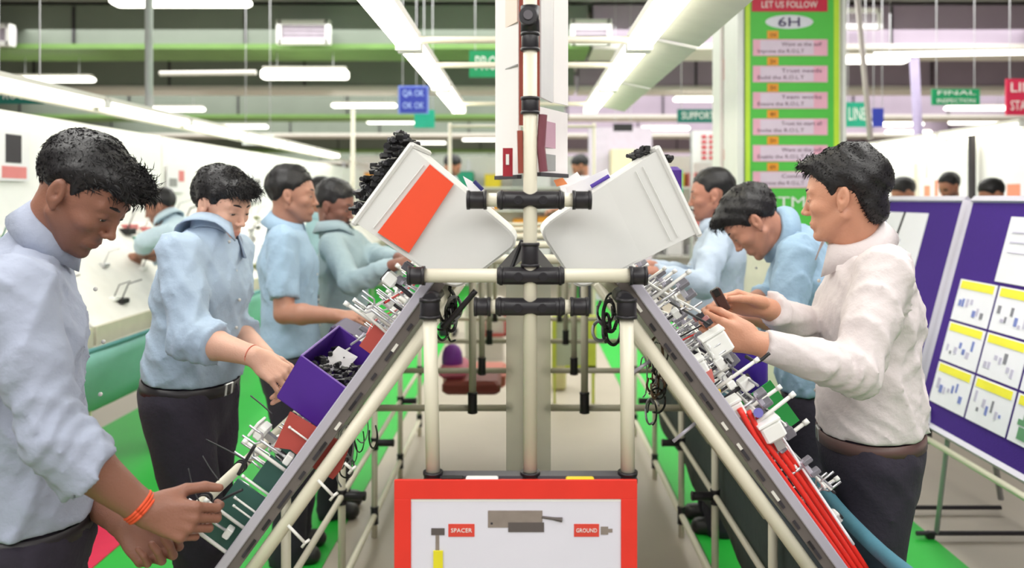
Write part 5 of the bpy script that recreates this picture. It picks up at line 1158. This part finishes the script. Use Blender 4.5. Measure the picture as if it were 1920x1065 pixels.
    o = obj('belt', mb, beltcol or belt_m, root, True); md = o.modifiers.new('s', 'SOLIDIFY'); md.thickness = .006
    for k in (0,):
        c = pel+fr*bw*.79-up*.018; obj('buckle', MB().obox(c.tolist(), side.tolist(), up.tolist(), fr.tolist(), .022, .018, .004, bev=.002), steel_m, o)
    for i in (0, 1):
        b = feet_[i]; fd = nrm((fr[0], fr[1], 0)); f = Field(b-.2, b+.22, .012)
        f.cone(b+V3((0, 0, .045))-fd*.03, b+V3((0, 0, .035))+fd*.1, .042, .040, .02); f.cone(b+V3((0, 0, .045)), b+V3((0, 0, .09)), .042, .045, .02)
        f.D = np.maximum(f.D, -(f.grid()[2]-.002)).astype(np.float32)
        V, Q = f.mesh(); link('shoe', npmesh('shoe', V, Q, [M('shoe_black', (40, 38, 40), .4)]), root)
    return root, dict(pel=pel, nk=nk, up=up, side=side, fr=fr, L=L, R=R, nup=nup, nf=nf, ns=ns, arms=arms)
def PP(px, py, d): return V3(P(px, py, d))
def legs(pel, side, fwd, spread=.1, bend=.03, step=0.):
    pel = V3(pel); s = nrm(side); f_ = nrm(fwd); out = []
    for k in (-1, 1):
        ft = pel+s*k*spread+f_*step*k; ft[2] = 0; kn = (pel+s*k*spread*.9+ft)/2+f_*bend; kn[2] = pel[2]*.52; out.append((kn, ft))
    return dict(knees=(out[0][0], out[1][0]), feet=(out[0][1], out[1][1]))
BLUE = (176, 196, 214)
# ---- nearest worker on the left
sc1 = legs(PP(52, 950, 1.74), (0, 1, 0), (1, 0, 0))
r1, i1 = person('person in a light blue shirt with orange wrist thread, nearest on the left, head bowed', PP(157, 362, 1.70), -3, 39, 0,
    neck=PP(78, 440, 1.71), sh=(PP(36, 540, 1.52), PP(45, 520, 1.90)), pelvis=PP(48, 952, 1.72), **sc1,
    arms=[(PP(100, 822, 1.47), PP(272, 958, 1.53), dict(D=(1, .10, -.30), N=(.1, 1, -.25), curl=(50, 56, 60, 64), thumb=(34, 14))),
          (PP(60, 850, 1.95), PP(238, 985, 1.68), dict(D=(.8, -.2, -.6), N=(.3, -.6, .6), curl=(60, 62, 65, 68), thumb=(30, 20)))],
    skin=(142, 96, 78), shirt=(160, 167, 186), seed=3, strands=2600, waist=.165, chest=.18, handsc=1.06, colk=.72,
    hair=dict(hx=[-.12, -.10, -.075, -.045, -.02, .003, .016, .03, .045, .06, .085, .13], hz=[-.075, -.07, -.06, -.04, .012, .024, -.02, .005, .028, .042, .052, .042], r=(.106, .083, .088), c=(-.016, 0, .040), lumps=[((.060, 0, .080), (.045, .058, .028)), ((.086, 0, .062), (.024, .046, .026))], mess=.002, comb=(.8, 0, .25), lift=.8, slen=.026, rand=.6, beard=1.5))
# ---- second worker
sc = legs(PP(362, 705, 2.42), (-.35, 1, 0), (1, .3, 0), .085)
r2, i2 = person('person in a pale blue rolled sleeve shirt, second on the left, looking down at wires', PP(416, 384, 2.46), -22, 19, 0, hs=.91,
    neck=PP(388, 447, 2.42), sh=(PP(338, 478, 2.30), PP(436, 470, 2.56)), pelvis=PP(360, 705, 2.43), **sc,
    arms=[(PP(358, 634, 2.20), PP(478, 668, 2.13), dict(D=(.75, -.05, -.55), N=(-.3, .7, -.7), curl=(28, 32, 34, 38), thumb=(30, 15))),
          (PP(432, 612, 2.62), PP(498, 668, 2.30), dict(D=(.7, -.35, -.55), N=(-.2, -.5, -.8), curl=(40, 42, 44, 46)))],
    skin=(216, 168, 146), shirt=(162, 180, 200), res=1.3, seed=11, strands=2800,
    hair=dict(r=(.108, .088, .094), c=(-.014, 0, .042), lumps=[((.066, 0, .080), (.045, .062, .032)), ((.09, .0, .064), (.03, .05, .020))], comb=(.8, 0, .1), lift=.6, slen=.024, mess=.003, beard=.15, rand=.6))
# ---- third worker, short sleeves
sc = legs(PP(545, 662, 3.45), (-.1, 1, 0), (1, .1, 0), .085)
r3, i3 = person('person in a light blue short sleeved shirt, third on the left, looking straight ahead', PP(548, 366, 3.45), 6, 2, 0,
    neck=PP(530, 424, 3.46), sh=(PP(530, 452, 3.28), PP(545, 448, 3.64)), pelvis=PP(545, 662, 3.45), **sc,
    arms=[(PP(533, 588, 3.22), PP(632, 592, 3.10), dict(D=(1, 0, -.05), N=(0, .4, -1), curl=(22, 25, 28, 32))),
          (PP(560, 580, 3.70), PP(640, 598, 3.4), dict(D=(1, -.2, -.1), N=(0, -.4, -1)))],
    skin=(172, 124, 104), shirt=(154, 180, 204), res=1.7, seed=21, strands=900, sleeve=('short', 'short'), waist=.16,
    hair=dict(beard=1.1, lift=.3, slen=.014, hx=[-.12, -.085, -.055, -.02, .004, .016, .03, .05, .07, .09, .13], hz=[-.075, -.07, -.045, .012, .022, -.018, .02, .05, .064, .07, .06]))
# ---- fourth worker
sc = legs(PP(625, 650, 3.95), (-.1, 1, 0), (1, .1, 0), .085)
r4, i4 = person('person in a grey blue long sleeved shirt with a moustache, fourth on the left', PP(628, 386, 3.95), -15, 14, 0,
    neck=PP(622, 432, 3.95), sh=(PP(622, 460, 3.78), PP(655, 452, 4.12)), pelvis=PP(645, 640, 3.95), **sc,
    arms=[(PP(660, 532, 3.60), PP(742, 496, 3.48), dict(D=(1, .1, .2), N=(0, .6, -.8), curl=(35, 38, 40, 44))),
          (PP(690, 478, 4.05), PP(752, 484, 3.72), dict(D=(1, -.3, 0), N=(0, -.4, -1)))],
    skin=(130, 86, 72), shirt=(154, 174, 182), res=1.9, seed=31, strands=600, sleeve=('long', 'long'), hair=dict(moustache=True, lift=.3, slen=.016))
# ---- fifth, mostly hidden behind
sc = legs(PP(597, 560, 4.9), (-.1, 1, 0), (1, .1, 0), .085)
person('person in a teal blue shirt and black trousers half hidden behind the fourth worker', PP(607, 372, 4.9), 10, 4, 0,
    neck=PP(600, 410, 4.9), sh=(PP(590, 432, 4.75), PP(606, 430, 5.08)), pelvis=PP(597, 548, 4.9), **sc,
    arms=[(PP(596, 500, 4.7), PP(640, 525, 4.6), dict(D=(1, 0, 0), N=(0, .3, -1))), (PP(620, 500, 5.1), PP(660, 520, 4.9), dict(D=(1, 0, 0), N=(0, -.3, -1)))],
    skin=(160, 108, 84), shirt=(150, 184, 190), res=2.6, seed=35, strands=300, sleeve=('long', 'long'), simple=True)
# ---- worker of the left neighbouring line
sc = legs(PP(330, 540, 5.05), (0, -1, 0), (-1, -.2, 0), .085)
person('person in a pale blue shirt bent over the white neighbouring line at far left', PP(300, 388, 5.05), 200, 20, 0, hs=.92,
    neck=PP(318, 412, 5.05), sh=(PP(352, 424, 5.2), PP(310, 440, 4.85)), pelvis=PP(352, 545, 5.1), **sc,
    arms=[(PP(310, 480, 5.3), PP(262, 478, 5.2), dict(D=(-1, 0, -.1), N=(0, .3, -1))), (PP(272, 452, 4.8), PP(262, 478, 5.2), dict(D=(-.5, 0, -1), N=(0, .3, 1)))],
    skin=(150, 104, 84), shirt=(186, 206, 218), res=2.6, seed=41, strands=300, sleeve=('rolled', 'rolled'), simple=True)
# ---- man in the white shirt on the right
sc = legs(PP(1628, 805, 2.10), (-.1, -1, 0), (-1, .1, 0), .085)
r5, i5 = person('person in a white shirt and brown belt holding a connector, nearest on the right', PP(1582, 368, 2.08), 151, 6, 0, hs=.97,
    neck=PP(1613, 455, 2.10), sh=(PP(1600, 505, 2.27), PP(1657, 512, 1.93)), pelvis=PP(1630, 800, 2.10), **sc,
    arms=[(PP(1545, 622, 2.25), PP(1436, 578, 2.0), dict(D=(-1, -.05, .22), N=(0, -.75, -.65), curl=(42, 46, 48, 52), thumb=(20, 10))),
          (PP(1605, 696, 1.84), PP(1415, 642, 1.82), dict(D=(-1, .05, .26), N=(.1, .9, .1), curl=(48, 52, 54, 58), thumb=(18, 8)))],
    skin=(208, 150, 122), shirt=(218, 208, 208), seed=51, strands=2600, sleeve=('long', 'long'), waist=.162, chest=.175, beltcol=M('brown_belt', (92, 66, 62), .5), sleeve_r=1.05,
    hair=dict(r=(.108, .086, .1), c=(-.02, 0, .044), hx=[-.13, -.09, -.06, -.03, .0, .02, .032, .05, .07, .09, .13], hz=[-.105, -.10, -.07, .01, .026, -.03, .0, .045, .066, .072, .07], lumps=[((.06, 0, .092), (.05, .06, .026)), ((-.062, 0, -.035), (.046, .058, .055))], comb=(.5, 0, .1), lift=.35, slen=.016, beard=.25))
# ---- bent man on the right
sc = legs(PP(1520, 730, 2.85), (0, -1, 0), (-1, 0, 0), .085)
r6, i6 = person('person in a blue shirt bending low behind the man in the white shirt', PP(1410, 415, 2.80), 168, 47, 0,
    neck=PP(1462, 436, 2.82), sh=(PP(1500, 455, 3.0), PP(1492, 478, 2.66)), pelvis=PP(1530, 712, 2.86), **sc, lean=(.03, 0, 0),
    arms=[(PP(1448, 560, 3.0), PP(1385, 570, 2.9), dict(D=(-1, 0, 0), N=(0, 0, -1))), (PP(1470, 600, 2.62), PP(1395, 590, 2.55), dict(D=(-1, 0, -.1), N=(0, .3, -1)))],
    skin=(186, 132, 110), shirt=(150, 178, 202), res=1.4, seed=61, strands=1500, sleeve=('rolled', 'rolled'),
    hair=dict(r=(.11, .088, .094), c=(-.014, 0, .040), lumps=[((.066, 0, .080), (.05, .060, .030))], comb=(.9, 0, -.2), lift=.3, slen=.024, beard=.3))
# ---- third man on the right
sc = legs(PP(1345, 600, 3.75), (0, -1, 0), (-1, 0, 0), .085)
r7, i7 = person('person in a pale blue long sleeved shirt reaching under the right crate', PP(1334, 366, 3.75), 172, 6, 0,
    neck=PP(1350, 415, 3.76), sh=(PP(1352, 440, 3.94), PP(1350, 446, 3.58)), pelvis=PP(1340, 625, 3.78), **sc,
    arms=[(PP(1300, 520, 3.95), PP(1218, 498, 3.7), dict(D=(-1, 0, 0), N=(0, -.3, -1))), (PP(1318, 535, 3.42), PP(1222, 510, 3.35), dict(D=(-1, 0, .1), N=(0, .3, -1)))],
    skin=(178, 122, 102), shirt=(182, 196, 214), res=1.8, seed=71, strands=700, sleeve=('long', 'long'), hair=dict(moustache=True, lift=.2, slen=.012, r=(.1, .08, .09)))
# ---- distant people
def far_person(px, py, d, yaw, pitch, shirt, lab, sd, hs=1.):
    hcn = PP(px, py, d); fw = V3((math.cos(math.radians(yaw)), math.sin(math.radians(yaw)), 0)); sdv = V3((-fw[1], fw[0], 0))
    nk = hcn+V3((0, 0, -.155))-fw*.03; pel = nk+V3((0, 0, -.50))-fw*.05; a0 = nk+V3((0, 0, -.06))-sdv*.17; a1 = nk+V3((0, 0, -.06))+sdv*.17
    person(lab, hcn, yaw, pitch, 0, neck=nk, sh=(a0, a1), pelvis=pel, **legs(pel, sdv, fw),
           arms=[(a0+V3((0, 0, -.27))+fw*.06, a0+V3((0, 0, -.27))+fw*.28+sdv*.05, dict(D=fw, N=(0, 0, -1))), (a1+V3((0, 0, -.27))+fw*.06, a1+V3((0, 0, -.27))+fw*.28-sdv*.05, dict(D=fw, N=(0, 0, -1)))],
           skin=(176, 120, 94), shirt=shirt, hs=hs, res=3.2, seed=sd, strands=200, sleeve=('long', 'long'), simple=True)
far_person(1780, 350, 6.1, 200, 20, (196, 208, 220), 'distant person whose dark head shows above the pinboard seam', 81, .84)
far_person(1860, 365, 5.4, 180, 25, (200, 190, 200), 'distant person bowed low at the right edge above the pinboards', 83, .84)
far_person(848, 312, 9.0, 0, 25, (206, 216, 222), 'distant dark haired person above the orange band of the left crate', 84)
far_person(1088, 312, 9.0, 180, 25, (206, 216, 222), 'distant dark haired person beyond the sheets behind the right crate', 85)
far_person(1694, 362, 6.6, 180, 25, (214, 180, 196), 'distant person in pink seen just right of the white shirted man', 86)
# bracelet on the nearest worker, held things
def ring(c, ax, r, m, nm, parent):
    ax = Vector(ax).normalized(); u = ax.cross(Vector((0, 0, 1))).normalized(); w = ax.cross(u)
    for k in range(3):
        cc = Vector(c)+ax*.006*(k-1); obj(nm, MB().tube([cc+(u*math.cos(a)+w*math.sin(a))*r for a in np.linspace(0, 2*PI, 25)], .0032, 6), m, parent, True)
e_, w_ = V3(i1['arms'][0][0]), V3(i1['arms'][0][1]); ax = nrm(w_-e_)
ring((w_-ax*.012).tolist(), ax.tolist(), .0305, M('orange_thread', (226, 84, 44), .7), 'wrist_thread', r1)
e_, w_ = V3(i2['arms'][0][0]), V3(i2['arms'][0][1]); ax = nrm(w_-e_)
obj('wrist_thread', MB().tube([Vector((w_-ax*.01).tolist())+Vector(ax.tolist()).cross(Vector((0,0,1))).normalized()*.0275*math.cos(q)+Vector(ax.tolist()).cross(Vector(ax.tolist()).cross(Vector((0,0,1))).normalized())*.0275*math.sin(q) for q in np.linspace(0, 2*PI, 25)], .0016, 6), M('coral_thread', (216, 120, 100), .7), r2, True)
#
n_, u_, f_, s_ = i1['nk'], i1['up'], i1['fr'], i1['side']
# held connector of the white shirted man
tp = [V3(x) for x in (i5['arms'][0][2]['tips'][0], i5['arms'][1][2]['tips'][0])]
hc_ = Vector(PP(1350, 562, 1.87).tolist())
t = thing('connector_block', hc_, 'brown and black connector with red wires held by the man in the white shirt', 'connector')
obj('housing', MB().obox(hc_, (.5, .2, -.85), (0, 1, 0), (.85, 0, .5), .030, .012, .012, bev=.003), M('conn_brown', (72, 44, 40), .5, var=.3), t)
obj('latch', MB().obox(hc_+Vector((-.012, -.01, .018)), (.5, .2, -.85), (0, 1, 0), (.85, 0, .5), .010, .008, .008, bev=.002), black_m, t)
for k in range(4): obj('wire', MB().tube(smoothcurve([hc_+Vector((0, .0, -.02)), hc_+Vector((-.02-.008*k, -.01, -.05)), hc_+Vector((-.05, -.02, -.07+.012*k)), hc_+Vector((-.10, .0, -.10+.01*k))]), .0018, 6), [red_m, wb, wg, M('wire_white')][k], t, True)
hb = Vector([float(x) for x in PP(1318, 604, 1.76)])
t = thing('clip_bundle', hb, 'small pinkish clip bundle at the fingertips of the near hand', 'clips')
for k in range(5): obj('clip', MB().obox(hb+Vector((random.uniform(-.015, .015), random.uniform(-.01, .01), random.uniform(-.015, .015))), (.8, 0, .6), (0, 1, 0), (-.6, 0, .8), .010, .004, .006, bev=.001), [M('clip_rose', (190, 130, 130)), dark_m, white_m][k % 3], t)
